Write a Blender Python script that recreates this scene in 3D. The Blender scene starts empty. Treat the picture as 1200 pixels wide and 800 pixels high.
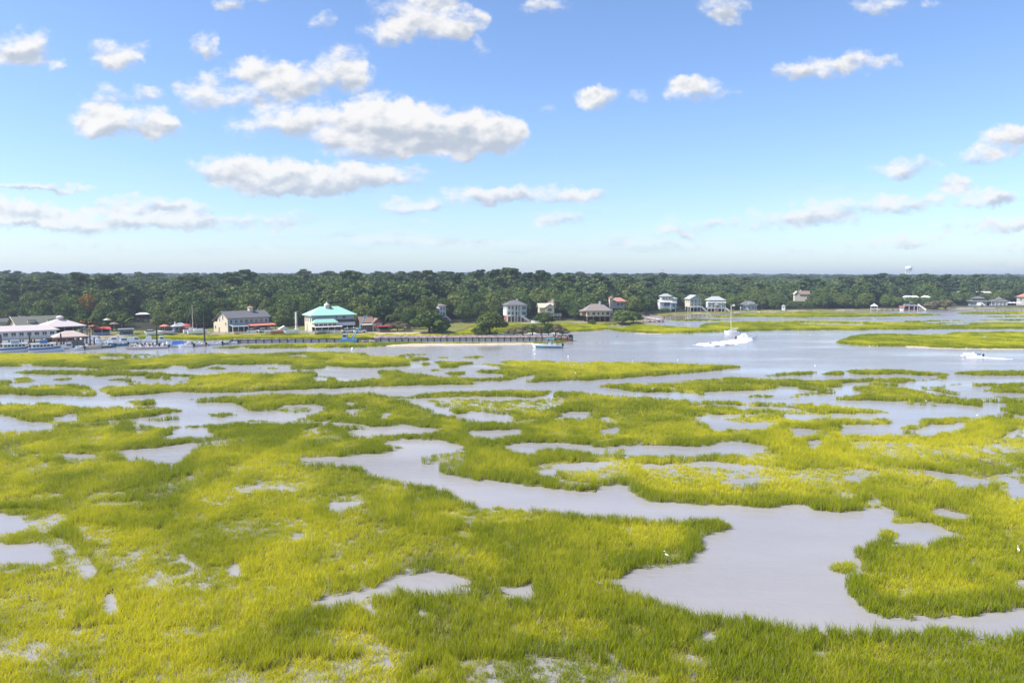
import bpy, math, random
import numpy as np
from mathutils import Vector, Matrix
rad = math.radians
sc = bpy.context.scene
random.seed(7); rng = np.random.default_rng(11)

# ------------------------------------------------------------------ camera
CAMH = 20.0; F = 850.0; PITCH = math.atan(75.0/850.0)
cd = bpy.data.cameras.new("camera"); cam = bpy.data.objects.new("camera", cd)
sc.collection.objects.link(cam); sc.camera = cam
cam.location = (0, 0, CAMH); cam.rotation_euler = (math.pi/2 - PITCH, 0, 0)
cd.sensor_width = 36; cd.lens = 36*F/1200; cd.clip_start = 0.5; cd.clip_end = 20000
CA, SA = math.cos(PITCH), math.sin(PITCH)
def ray(px, py):
    u = (px-600)/F; v = (400-py)/F
    return Vector((u, CA + v*SA, -SA + v*CA))
def at(px, py, z=0.0):
    d = ray(px, py); t = (z-CAMH)/d.z
    return Vector((d.x*t, d.y*t, z))
def atY(px, Y, z=0.0):                      # world x for a column at a given depth
    dep = Y*CA + (CAMH-z)*SA
    return Vector(((px-600)/F*dep, Y, z))
def proj(X, Y, Z):
    dep = Y*CA + (CAMH-Z)*SA; up = Y*SA + (Z-CAMH)*CA
    return 600 + F*X/dep, 400 - F*up/dep

# ------------------------------------------------------------------ sun, exposure
SUN_EL, SUN_AZ = 50.0, -104.0               # azimuth measured from +Y towards +X
sd = bpy.data.lights.new("sun", 'SUN'); sd.energy = 4.6; sd.angle = rad(0.5); sd.color = (1.0, 0.95, 0.87)
sun = bpy.data.objects.new("sun", sd); sc.collection.objects.link(sun)
sv = Vector((math.sin(rad(SUN_AZ))*math.cos(rad(SUN_EL)), math.cos(rad(SUN_AZ))*math.cos(rad(SUN_EL)), math.sin(rad(SUN_EL))))
sun.rotation_euler = sv.to_track_quat('Z', 'Y').to_euler()
sc.view_settings.view_transform = 'Standard'; sc.view_settings.look = 'None'
sc.view_settings.exposure = 0.66; sc.view_settings.gamma = 1.0
sc.cycles.max_bounces = 6; sc.cycles.diffuse_bounces = 3; sc.cycles.glossy_bounces = 2
sc.cycles.transmission_bounces = 3; sc.cycles.transparent_max_bounces = 6; sc.cycles.volume_bounces = 0

# ------------------------------------------------------------------ world: sky and clouds
world = bpy.data.worlds.new("World"); sc.world = world; world.use_nodes = True
wt = world.node_tree; wt.nodes.clear(); WL = wt.links
def wn(t, **k):
    n = wt.nodes.new(t)
    for a, b in k.items(): setattr(n, a, b)
    return n
def wm(op, a, b=None, c=None, clamp=False):
    n = wn('ShaderNodeMath', operation=op); n.use_clamp = clamp
    for i, v in enumerate((a, b, c)):
        if v is None: continue
        if isinstance(v, (int, float)): n.inputs[i].default_value = v
        else: WL.new(v, n.inputs[i])
    return n.outputs[0]
def wv(op, a, b=None, out=0):
    n = wn('ShaderNodeVectorMath', operation=op)
    for i, v in enumerate((a, b)):
        if v is None: continue
        if isinstance(v, (tuple, Vector)): n.inputs[i].default_value = v
        else: WL.new(v, n.inputs[i])
    return n.outputs[out]
sky = wn('ShaderNodeTexSky', sky_type='NISHITA'); sky.sun_disc = False
sky.sun_elevation = rad(SUN_EL); sky.sun_rotation = rad(SUN_AZ); sky.air_density = 1.0; sky.dust_density = 0.6; sky.ozone_density = 1.6
SKY_STR = 0.098
tc = wn('ShaderNodeTexCoord'); sep = wn('ShaderNodeSeparateXYZ'); WL.new(tc.outputs['Generated'], sep.inputs[0])
yy = wm('MAXIMUM', sep.outputs[1], 0.05)
cu = wm('DIVIDE', sep.outputs[0], yy); cv = wm('DIVIDE', sep.outputs[2], yy)
comb = wn('ShaderNodeCombineXYZ'); WL.new(cu, comb.inputs[0]); WL.new(cv, comb.inputs[1])
P0 = comb.outputs[0]
def noise(vec, scale, detail, rough=0.55, out='Fac'):
    n = wn('ShaderNodeTexNoise'); n.inputs['Scale'].default_value = scale; n.inputs['Detail'].default_value = detail
    n.inputs['Roughness'].default_value = rough; WL.new(vec, n.inputs['Vector']); return n.outputs[out]
w1 = wv('SUBTRACT', noise(P0, 22, 3, out='Color'), (0.5, 0.5, 0.5))
w2 = wv('SUBTRACT', noise(P0, 95, 3, out='Color'), (0.5, 0.5, 0.5))
P = wv('ADD', wv('ADD', P0, wv('MULTIPLY', w1, (0.05, 0.034, 0))), wv('MULTIPLY', w2, (0.013, 0.011, 0)))
# cloud puffs: centre and radii (as drawn on a 1200 x 800 view of this sky), strength
PUFFS = [
 (30,56,36,27,1),(14,66,24,16,.8),(68,79,13,9,.7),(136,60,34,20,1),(146,72,24,12,.8),(112,74,14,8,.6),
 (238,52,20,14,.9),(250,60,12,10,.6),(378,27,16,12,.6),(270,3,24,9,.9),(305,0,14,5,.6),
 (480,12,46,22,.9),(455,38,34,17,.9),(505,36,48,18,1.1),(545,27,34,20,1),(515,-4,36,16,.8),(563,57,14,12,.5),
 (120,118,32,22,.9),(170,112,24,12,.7),(112,142,40,20,.9),(150,146,56,22,1.1),(190,152,30,14,.9),
 (250,88,24,10,.7),(290,80,20,14,.7),(310,86,40,20,1),(350,92,42,22,1),(400,80,34,26,1),(420,95,22,20,.8),(245,112,42,20,.9),(330,110,56,16,.9),(280,124,40,10,.6),
 (278,150,22,14,.8),(330,143,44,20,1),(390,146,62,26,1.3),(450,138,54,26,1.3),(500,150,80,30,1.4),(560,158,60,26,1.3),(595,152,28,20,1.0),(460,168,90,20,1.2),(540,174,74,16,1.1),
 (262,198,46,18,.9),(310,203,74,19,1.2),(380,206,94,20,1.3),(450,204,56,16,1.1),(340,218,96,11,1.0),
 (20,219,80,6,.8),(70,222,40,5,.6),(160,238,66,13,1),(220,244,40,10,.9),(40,247,70,12,.8),(110,258,150,16,1),(230,260,130,11,.7),(320,255,60,8,.5),(20,264,60,6,.5),
 (490,240,60,11,.9),(560,228,60,11,.9),(630,228,78,12,1),(680,226,34,9,.8),(655,256,36,11,.9),(480,262,50,6,.5),
 (700,112,26,18,1.1),(695,103,14,10,.8),(748,114,16,11,.55),(636,128,12,8,.4),(812,104,34,17,1.1),(808,95,20,10,.8),(855,112,18,7,.4),
 (850,4,32,20,.9),(855,20,20,10,.6),(640,6,28,10,.8),(1030,6,38,12,1),(1090,5,14,6,.5),
 (930,84,24,12,1),(970,82,36,14,1),(1010,73,32,14,.9),(1047,71,16,8,.8),
 (1180,166,38,20,1.1),(1150,183,26,12,.9),(1200,158,30,14,1),(1068,194,34,13,.9),(1040,202,24,8,.5),
 (1121,216,24,12,1.1),(1145,232,56,13,1),(1060,238,50,13,1),(1180,230,22,10,.8),(985,244,60,13,.9),(900,258,70,14,.8),(820,264,60,12,.7),(970,258,50,11,.8),(720,281,32,9,.6),(760,287,50,8,.45),(780,272,40,8,.5),
 (1140,266,66,13,.8),(1060,278,60,11,.6),(1190,262,40,12,.7),(1020,284,70,8,.4),(930,296,90,9,.35),
 (150,292,150,9,.32),(420,285,120,7,.28),(620,290,100,6,.22),(330,270,90,9,.4),(60,284,100,10,.35),(1180,290,90,10,.4),
 # above the frame and to its sides, so that a moved camera still finds clouds
 (150,-60,90,34,1.1),(260,-90,70,24,1),(700,-80,110,36,1.2),(1000,-70,70,26,1),(-120,60,80,30,1),(-180,180,120,26,1.1),(-90,240,140,18,.9),(1330,60,90,30,1),(1300,150,80,24,1),(1380,230,140,20,1),(430,-160,120,40,1.1),(900,-180,120,44,1.1),
]
comb.inputs[2].default_value = 1.0
acc = None
for (cx, cy, rx, ry, st) in PUFFS:
    d = ray(cx, cy); k = 1.0/F/(CA*CA); sx_, sy_ = 1/(rx*1.12*k), 1/(ry*1.12*k)
    q = wn('ShaderNodeVectorMath', operation='MULTIPLY_ADD'); WL.new(P, q.inputs[0]); q.inputs[1].default_value = (sx_, sy_, 1); q.inputs[2].default_value = (-d.x/d.y*sx_, -d.z/d.y*sy_, 0)
    n = wn('ShaderNodeVectorMath', operation='DOT_PRODUCT'); WL.new(q.outputs[0], n.inputs[0]); WL.new(q.outputs[0], n.inputs[1])
    f = wm('MAXIMUM', wm('MULTIPLY_ADD', n.outputs['Value'], -st, 2*st), 0.0)
    g_ = wn('ShaderNodeVectorMath', operation='SCALE'); WL.new(q.outputs[0], g_.inputs[0]); WL.new(f, g_.inputs['Scale'])
    acc = g_.outputs[0] if acc is None else wv('ADD', acc, g_.outputs[0])
sa = wn('ShaderNodeSeparateXYZ'); WL.new(acc, sa.inputs[0]); D = sa.outputs[2]; S = wm('MULTIPLY_ADD', sa.outputs[0], -0.25, sa.outputs[1])
P2 = wv('MULTIPLY', P0, (1, 1.5, 1))
n1 = noise(P2, 40, 6, 0.62); n3 = noise(P2, 24, 3, 0.5); n2 = noise(wv('ADD', P2, (-0.006, 0.014, 0)), 24, 3, 0.5)
nb = noise(P2, 12, 4, 0.55)
gate = wm('MINIMUM', wm('MULTIPLY', D, 2.6), 1.0)
dens = wm('ADD', D, wm('MULTIPLY', wm('ADD', wm('SUBTRACT', n1, 0.53), wm('MULTIPLY', wm('SUBTRACT', nb, 0.5), 0.5)), wm('MULTIPLY', gate, 2.3)))
mr = wn('ShaderNodeMapRange', interpolation_type='SMOOTHSTEP'); WL.new(dens, mr.inputs[0]); mr.inputs[1].default_value = 0.04; mr.inputs[2].default_value = 1.25
front = wm('GREATER_THAN', sep.outputs[1], 0.06)
alpha = wm('MULTIPLY', wm('MULTIPLY', mr.outputs[0], 0.95), front)
sh = wm('DIVIDE', S, wm('ADD', D, 0.12))
relief = wm('MULTIPLY', wm('SUBTRACT', n3, n2), 1.9)
thick = wm('MULTIPLY', wm('MAXIMUM', wm('SUBTRACT', D, 0.9), 0.0), -0.14)
lit = wm('ADD', wm('ADD', sh, relief), thick)
mr2 = wn('ShaderNodeMapRange', interpolation_type='SMOOTHSTEP'); WL.new(lit, mr2.inputs[0]); mr2.inputs[1].default_value = -0.66; mr2.inputs[2].default_value = 0.22
cc = wn('ShaderNodeMix', data_type='RGBA'); WL.new(mr2.outputs[0], cc.inputs[0])
CB = (0.335, 0.372, 0.43); CT = (0.635, 0.622, 0.608)  # grey undersides and bright tops: cloud light and shade set as colour
cc.inputs[6].default_value = (*CB, 1); cc.inputs[7].default_value = (*CT, 1)
sm = wn('ShaderNodeMapping'); sm.inputs['Scale'].default_value = (3.2, 34, 1); WL.new(P0, sm.inputs[0])
sn = noise(sm.outputs[0], 1.0, 4, 0.6)
smr = wn('ShaderNodeMapRange', interpolation_type='SMOOTHSTEP'); WL.new(sn, smr.inputs[0]); smr.inputs[1].default_value = 0.48; smr.inputs[2].default_value = 0.78; smr.inputs[4].default_value = 0.55
bmr = wn('ShaderNodeMapRange', interpolation_type='SMOOTHSTEP'); WL.new(cv, bmr.inputs[0]); bmr.inputs[1].default_value = 0.17; bmr.inputs[2].default_value = 0.05
streak = wm('MULTIPLY', wm('MULTIPLY', smr.outputs[0], bmr.outputs[0]), front)
# clouds low over the horizon fade into the air
far = wn('ShaderNodeMapRange'); WL.new(cv, far.inputs[0]); far.inputs[1].default_value = 0.0; far.inputs[2].default_value = 0.16; far.inputs[3].default_value = 0.7; far.inputs[4].default_value = 1.0
alpha = wm('MAXIMUM', wm('MULTIPLY', alpha, far.outputs[0]), streak)
skc = wn('ShaderNodeMix', data_type='RGBA', blend_type='MULTIPLY'); skc.inputs[0].default_value = 1.0
WL.new(sky.outputs[0], skc.inputs[6]); skc.inputs[7].default_value = (SKY_STR*1.0, SKY_STR*1.13, SKY_STR*1.38, 1)
mx = wn('ShaderNodeMix', data_type='RGBA'); WL.new(alpha, mx.inputs[0]); WL.new(skc.outputs[2], mx.inputs[6]); WL.new(cc.outputs[2], mx.inputs[7])
bg = wn('ShaderNodeBackground'); WL.new(mx.outputs[2], bg.inputs[0]); bg.inputs[1].default_value = 1.0
wo = wn('ShaderNodeOutputWorld'); WL.new(bg.outputs[0], wo.inputs[0])

world.cycles.sampling_method = 'NONE'
# ------------------------------------------------------------------ materials
MATS = {}
def mat(name, col, rough=0.8, spec=0.3, var=0.12, scale=6.0, metal=0.0, col2=None, bump=0.0):
    if name in MATS: return MATS[name]
    m = bpy.data.materials.new(name); m.use_nodes = True; nt = m.node_tree; b = nt.nodes['Principled BSDF']
    b.inputs['Roughness'].default_value = rough; b.inputs['Specular IOR Level'].default_value = spec; b.inputs['Metallic'].default_value = metal
    t = nt.nodes.new('ShaderNodeTexCoord'); n = nt.nodes.new('ShaderNodeTexNoise'); n.inputs['Scale'].default_value = scale; n.inputs['Detail'].default_value = 5
    nt.links.new(t.outputs['Object'], n.inputs['Vector'])
    r = nt.nodes.new('ShaderNodeMix'); r.data_type = 'RGBA'; nt.links.new(n.outputs['Fac'], r.inputs[0])
    c2 = col2 or tuple(c*(1+var) for c in col); c1 = tuple(c*(1-var*1.6) for c in col)
    r.inputs[6].default_value = (*c1, 1); r.inputs[7].default_value = (*c2, 1)
    nt.links.new(r.outputs[2], b.inputs['Base Color'])
    if bump:
        bp = nt.nodes.new('ShaderNodeBump'); bp.inputs['Strength'].default_value = bump; bp.inputs['Distance'].default_value = 0.05
        nt.links.new(n.outputs['Fac'], bp.inputs['Height']); nt.links.new(bp.outputs[0], b.inputs['Normal'])
    MATS[name] = m; return m
def leafmat(name, c1, c2, trans=0.25, tint=False, c3=None):
    m = bpy.data.materials.new(name); m.use_nodes = True; nt = m.node_tree; nt.nodes.clear(); L = nt.links
    o = nt.nodes.new('ShaderNodeOutputMaterial'); mixs = nt.nodes.new('ShaderNodeMixShader'); mixs.inputs[0].default_value = trans
    df = nt.nodes.new('ShaderNodeBsdfDiffuse'); tr = nt.nodes.new('ShaderNodeBsdfTranslucent')
    g = nt.nodes.new('ShaderNodeNewGeometry'); oi = nt.nodes.new('ShaderNodeObjectInfo')
    mc = nt.nodes.new('ShaderNodeMix'); mc.data_type = 'RGBA'; mc.inputs[6].default_value = (*c1, 1); mc.inputs[7].default_value = (*c2, 1)
    a = nt.nodes.new('ShaderNodeMath'); a.operation = 'MULTIPLY_ADD'
    L.new(g.outputs['Random Per Island'], a.inputs[0]); a.inputs[1].default_value = 0.45
    if tint:
        at_ = nt.nodes.new('ShaderNodeAttribute'); at_.attribute_type = 'INSTANCER'; at_.attribute_name = 'tint'
        mm = nt.nodes.new('ShaderNodeMath'); mm.operation = 'MULTIPLY_ADD'; L.new(at_.outputs['Fac'], mm.inputs[0]); mm.inputs[1].default_value = 1.0; mm.inputs[2].default_value = -0.22
        L.new(mm.outputs[0], a.inputs[2])
    else:
        mm = nt.nodes.new('ShaderNodeMath'); mm.operation = 'MULTIPLY'; L.new(oi.outputs['Random'], mm.inputs[0]); mm.inputs[1].default_value = 0.6
        L.new(mm.outputs[0], a.inputs[2])
    a.use_clamp = True
    L.new(a.outputs[0], mc.inputs[0])
    src = mc.outputs[2]
    if tint:                                                    # some blades are dead and straw-coloured
        ls = nt.nodes.new('ShaderNodeMath'); ls.operation = 'GREATER_THAN'; ls.inputs[1].default_value = .945; L.new(g.outputs['Random Per Island'], ls.inputs[0])
        m2 = nt.nodes.new('ShaderNodeMix'); m2.data_type = 'RGBA'; L.new(ls.outputs[0], m2.inputs[0]); L.new(src, m2.inputs[6]); m2.inputs[7].default_value = (.50,.40,.20,1); src = m2.outputs[2]
    L.new(src, df.inputs[0]); L.new(src, tr.inputs[0])
    L.new(df.outputs[0], mixs.inputs[1]); L.new(tr.outputs[0], mixs.inputs[2]); L.new(mixs.outputs[0], o.inputs[0])
    MATS[name] = m; return m
def hsv(nm, *a, **k): return mat(nm, *a, **k)
mat('white_paint', (0.78,0.77,0.74), 0.5); mat('cream_paint', (0.66,0.58,0.44), 0.7); mat('beige_wall', (0.60,0.52,0.38), 0.8)
mat('blue_grey_wall', (0.36,0.42,0.48), 0.7); mat('sage_wall', (0.42,0.45,0.40), 0.7); mat('olive_shingle', (0.20,0.20,0.155), 0.9, scale=2, bump=.4)
mat('grey_shingle', (0.17,0.16,0.165), 0.9, scale=2, bump=.4); mat('taupe_shingle', (0.27,0.22,0.20), 0.9, scale=2, bump=.4); mat('brown_shingle', (0.26,0.17,0.13), 0.9, scale=2, bump=.4)
mat('pale_metal_roof', (0.50,0.53,0.52), 0.45, metal=.2); mat('mint_roof', (0.38,0.66,0.53), 0.5, scale=1.5, var=.08); mat('terracotta', (0.52,0.25,0.17), 0.8)
mat('pink_canvas', (0.60,0.52,0.49), 0.8, var=.06); mat('tan_roof', (0.55,0.44,0.37), 0.85); mat('red_canvas', (0.55,0.07,0.06), 0.8); mat('coral_canvas', (0.68,0.22,0.15), 0.8)
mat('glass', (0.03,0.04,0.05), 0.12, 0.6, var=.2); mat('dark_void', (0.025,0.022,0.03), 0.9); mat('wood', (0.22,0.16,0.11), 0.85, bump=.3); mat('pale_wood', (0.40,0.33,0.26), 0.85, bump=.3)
mat('dark_pile', (0.06,0.05,0.045), 0.9, bump=.4); mat('brick', (0.34,0.13,0.09), 0.9); mat('concrete', (0.46,0.44,0.41), 0.9, bump=.2); mat('gelcoat', (0.80,0.80,0.79), 0.25, 0.5, var=.04)
mat('blue_gelcoat', (0.05,0.16,0.42), 0.3, 0.5); mat('teal_gelcoat', (0.03,0.17,0.26), 0.3, 0.5); mat('blue_canvas', (0.04,0.14,0.45), 0.8); mat('teal_canvas', (0.08,0.36,0.44), 0.7)
mat('black_rubber', (0.03,0.03,0.035), 0.5); mat('red_paint', (0.5,0.06,0.06), 0.5); mat('steel', (0.5,0.5,0.52), 0.4, metal=.6); mat('yellow_paint', (0.70,0.52,0.10), 0.5); mat('blue_paint', (0.08,0.24,0.42), 0.5)
mat('bark', (0.13,0.10,0.075), 0.95, bump=.5, scale=10); mat('purple_wall', (0.20,0.14,0.36), 0.8); mat('feather', (0.85,0.85,0.83), 0.8); mat('brass_lamp', (0.6,0.5,0.25), 0.5)
mat('orange_paint', (0.60,0.20,0.06), 0.6); mat('stone', (0.34,0.27,0.24), 0.95, var=.4, scale=1.5)
# grass: c1 = greener, taller edge grass; c2 = yellow interior grass
GRASS_G, GRASS_Y = (0.265,0.325,0.008), (0.70,0.66,0.03)
leafmat('marsh_blade', GRASS_G, GRASS_Y, 0.45, tint=True)
leafmat('oak_leaf', (0.040,0.080,0.034), (0.17,0.225,0.065), 0.2)
leafmat('pine_needle', (0.034,0.068,0.036), (0.12,0.165,0.06), 0.15)
leafmat('olive_leaf', (0.085,0.115,0.032), (0.20,0.235,0.07), 0.2)
leafmat('rust_leaf', (0.20,0.12,0.035), (0.34,0.20,0.05), 0.2)
leafmat('scrub_leaf', (0.14,0.125,0.07), (0.29,0.25,0.14), 0.15)
leafmat('palm_frond', (0.06,0.10,0.03), (0.14,0.18,0.05), 0.2)

# ------------------------------------------------------------------ helpers
def tagobj(o, label=None, cat=None, group=None, kind=None):
    if label: o['label'] = label
    if cat: o['category'] = cat
    if group: o['group'] = group
    if kind: o['kind'] = kind
    return o
def thing(name, label, cat, loc, rz=0.0, group=None):
    o = bpy.data.objects.new(name, None); sc.collection.objects.link(o); o.location = loc; o.rotation_euler = (0, 0, rz)
    o.empty_display_size = 0.2
    return tagobj(o, label, cat, group)
class MB:
    def __init__(s): s.v = []; s.f = []
    def add(s, vs, fs):
        b = len(s.v); s.v += [tuple(p) for p in vs]; s.f += [tuple(b+i for i in f) for f in fs]; return s
    def box(s, x0, x1, y0, y1, z0, z1):
        return s.add([(x0,y0,z0),(x1,y0,z0),(x1,y1,z0),(x0,y1,z0),(x0,y0,z1),(x1,y0,z1),(x1,y1,z1),(x0,y1,z1)],
                     [(3,2,1,0),(4,5,6,7),(0,1,5,4),(1,2,6,5),(2,3,7,6),(3,0,4,7)])
    def tube(s, p, q, r0, r1=None, n=8):
        p, q = Vector(p), Vector(q); r1 = r0 if r1 is None else r1
        a = (q-p).normalized(); u = a.orthogonal().normalized(); w = a.cross(u)
        vs = [p+(u*math.cos(2*math.pi*i/n)+w*math.sin(2*math.pi*i/n))*r0 for i in range(n)] + [q+(u*math.cos(2*math.pi*i/n)+w*math.sin(2*math.pi*i/n))*r1 for i in range(n)]
        return s.add(vs, [(i,(i+1)%n,n+(i+1)%n,n+i) for i in range(n)] + [tuple(range(n-1,-1,-1)), tuple(range(n,2*n))])
    def lathe(s, prof, n=16, c=(0,0)):
        vs = [(c[0]+r*math.cos(2*math.pi*i/n), c[1]+r*math.sin(2*math.pi*i/n), z) for r, z in prof for i in range(n)]
        fs = [(k*n+i, k*n+(i+1)%n, (k+1)*n+(i+1)%n, (k+1)*n+i) for k in range(len(prof)-1) for i in range(n)]
        return s.add(vs, fs + [tuple(range(n-1,-1,-1)), tuple(range((len(prof)-1)*n, len(prof)*n))])
    def hip(s, x0, x1, y0, y1, z, h, ridge=None, t=0.18):   # hip roof slab, ridge along x
        r = (y1-y0)/2 if ridge is None else ridge; ym = (y0+y1)/2
        r = min(r, (x1-x0)/2-0.01)
        return s.add([(x0,y0,z),(x1,y0,z),(x1,y1,z),(x0,y1,z),(x0,y0,z+t),(x1,y0,z+t),(x1,y1,z+t),(x0,y1,z+t),(x0+r,ym,z+h),(x1-r,ym,z+h)],
                     [(3,2,1,0),(0,1,5,4),(1,2,6,5),(2,3,7,6),(3,0,4,7),(4,5,9,8),(5,6,9),(6,7,8,9),(7,4,8)])
    def gable(s, x0, x1, y0, y1, z, h, axis='x', t=0.2):     # two roof planes with thickness; ridge along axis
        if axis == 'x':
            ym = (y0+y1)/2; q = [(y0,z),(ym,z+h),(y1,z),(y1,z+t),(ym,z+h+t),(y0,z+t)]
            vs = [(x0,a,b) for a, b in q] + [(x1,a,b) for a, b in q]
        else:
            xm = (x0+x1)/2; q = [(x0,z),(xm,z+h),(x1,z),(x1,z+t),(xm,z+h+t),(x0,z+t)]
            vs = [(a,y0,b) for a, b in q] + [(a,y1,b) for a, b in q]
        fs = [(i,(i+1)%6,6+(i+1)%6,6+i) for i in range(6)] + [(0,5,4,1),(1,4,3,2),(6,7,10,11),(7,8,9,10)]
        return s.add(vs, fs)
    def tri(s, x0, x1, y0, y1, z, h, axis='x'):               # gable-end wall infill under a gable roof
        if axis == 'x':
            ym = (y0+y1)/2; vs = [(x0,y0,z),(x0,y1,z),(x0,ym,z+h),(x1,y0,z),(x1,y1,z),(x1,ym,z+h)]
        else:
            xm = (x0+x1)/2; vs = [(x0,y0,z),(x1,y0,z),(xm,y0,z+h),(x0,y1,z),(x1,y1,z),(xm,y1,z+h)]
        return s.add(vs, [(0,1,2),(5,4,3),(0,3,4,1),(1,4,5,2),(2,5,3,0)])
    def mesh(s, name):
        m = bpy.data.meshes.new(name); m.from_pydata(s.v, [], s.f); m.update()
        import bmesh
        bm = bmesh.new(); bm.from_mesh(m); bmesh.ops.recalc_face_normals(bm, faces=bm.faces); bm.to_mesh(m); bm.free(); return m
    def build(s, name, material, parent=None, loc=None, rz=0, smooth=False, label=None):
        m = s.mesh(name); m.materials.append(MATS[material] if isinstance(material, str) else material)
        if smooth: m.polygons.foreach_set('use_smooth', [True]*len(m.polygons))
        o = bpy.data.objects.new(name, m); sc.collection.objects.link(o)
        if parent is not None: o.parent = parent
        if loc is not None: o.location = loc
        if rz: o.rotation_euler = (0,0,rz)
        if label: o['label'] = label
        return o
def lk(name, mesh, parent=None, loc=None, rot=None, scale=None):
    o = bpy.data.objects.new(name, mesh); sc.collection.objects.link(o)
    if parent is not None: o.parent = parent
    if loc is not None: o.location = loc
    if rot is not None: o.rotation_euler = rot
    if scale is not None: o.scale = scale
    return o
def kids(o): return [c for c in o.children]
def copy_tree(o, parent=None):
    c = o.copy(); sc.collection.objects.link(c)
    if parent is not None: c.parent = parent
    for ch in list(o.children): copy_tree(ch, c)
    return c
def npmesh(name, V, Fq, material):
    m = bpy.data.meshes.new(name); V = np.asarray(V, dtype=np.float32); Fq = np.asarray(Fq, dtype=np.int32); k = Fq.shape[1]
    m.vertices.add(len(V)); m.vertices.foreach_set('co', V.ravel()); m.loops.add(Fq.size); m.loops.foreach_set('vertex_index', Fq.ravel())
    m.polygons.add(len(Fq)); m.polygons.foreach_set('loop_start', np.arange(0, Fq.size, k, dtype=np.int32)); m.polygons.foreach_set('loop_total', np.full(len(Fq), k, dtype=np.int32))
    m.update(calc_edges=True); m.validate()
    if material: m.materials.append(MATS[material] if isinstance(material, str) else material)
    return m
# lattice value noise in numpy
_T = rng.random((256, 256))
def vnoise(x, y):
    xi = np.floor(x).astype(int); yi = np.floor(y).astype(int); fx = x-xi; fy = y-yi
    fx = fx*fx*(3-2*fx); fy = fy*fy*(3-2*fy); g = lambda a, b: _T[a & 255, b & 255]
    return (g(xi,yi)*(1-fx)+g(xi+1,yi)*fx)*(1-fy) + (g(xi,yi+1)*(1-fx)+g(xi+1,yi+1)*fx)*fy
def fbm(x, y, o=4):
    s = 0; a = 0.5; t = 0
    for k in range(o): s = s + a*vnoise(x*2**k+17.3*k, y*2**k+9.1*k); t += a; a *= 0.5
    return s/t
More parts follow.
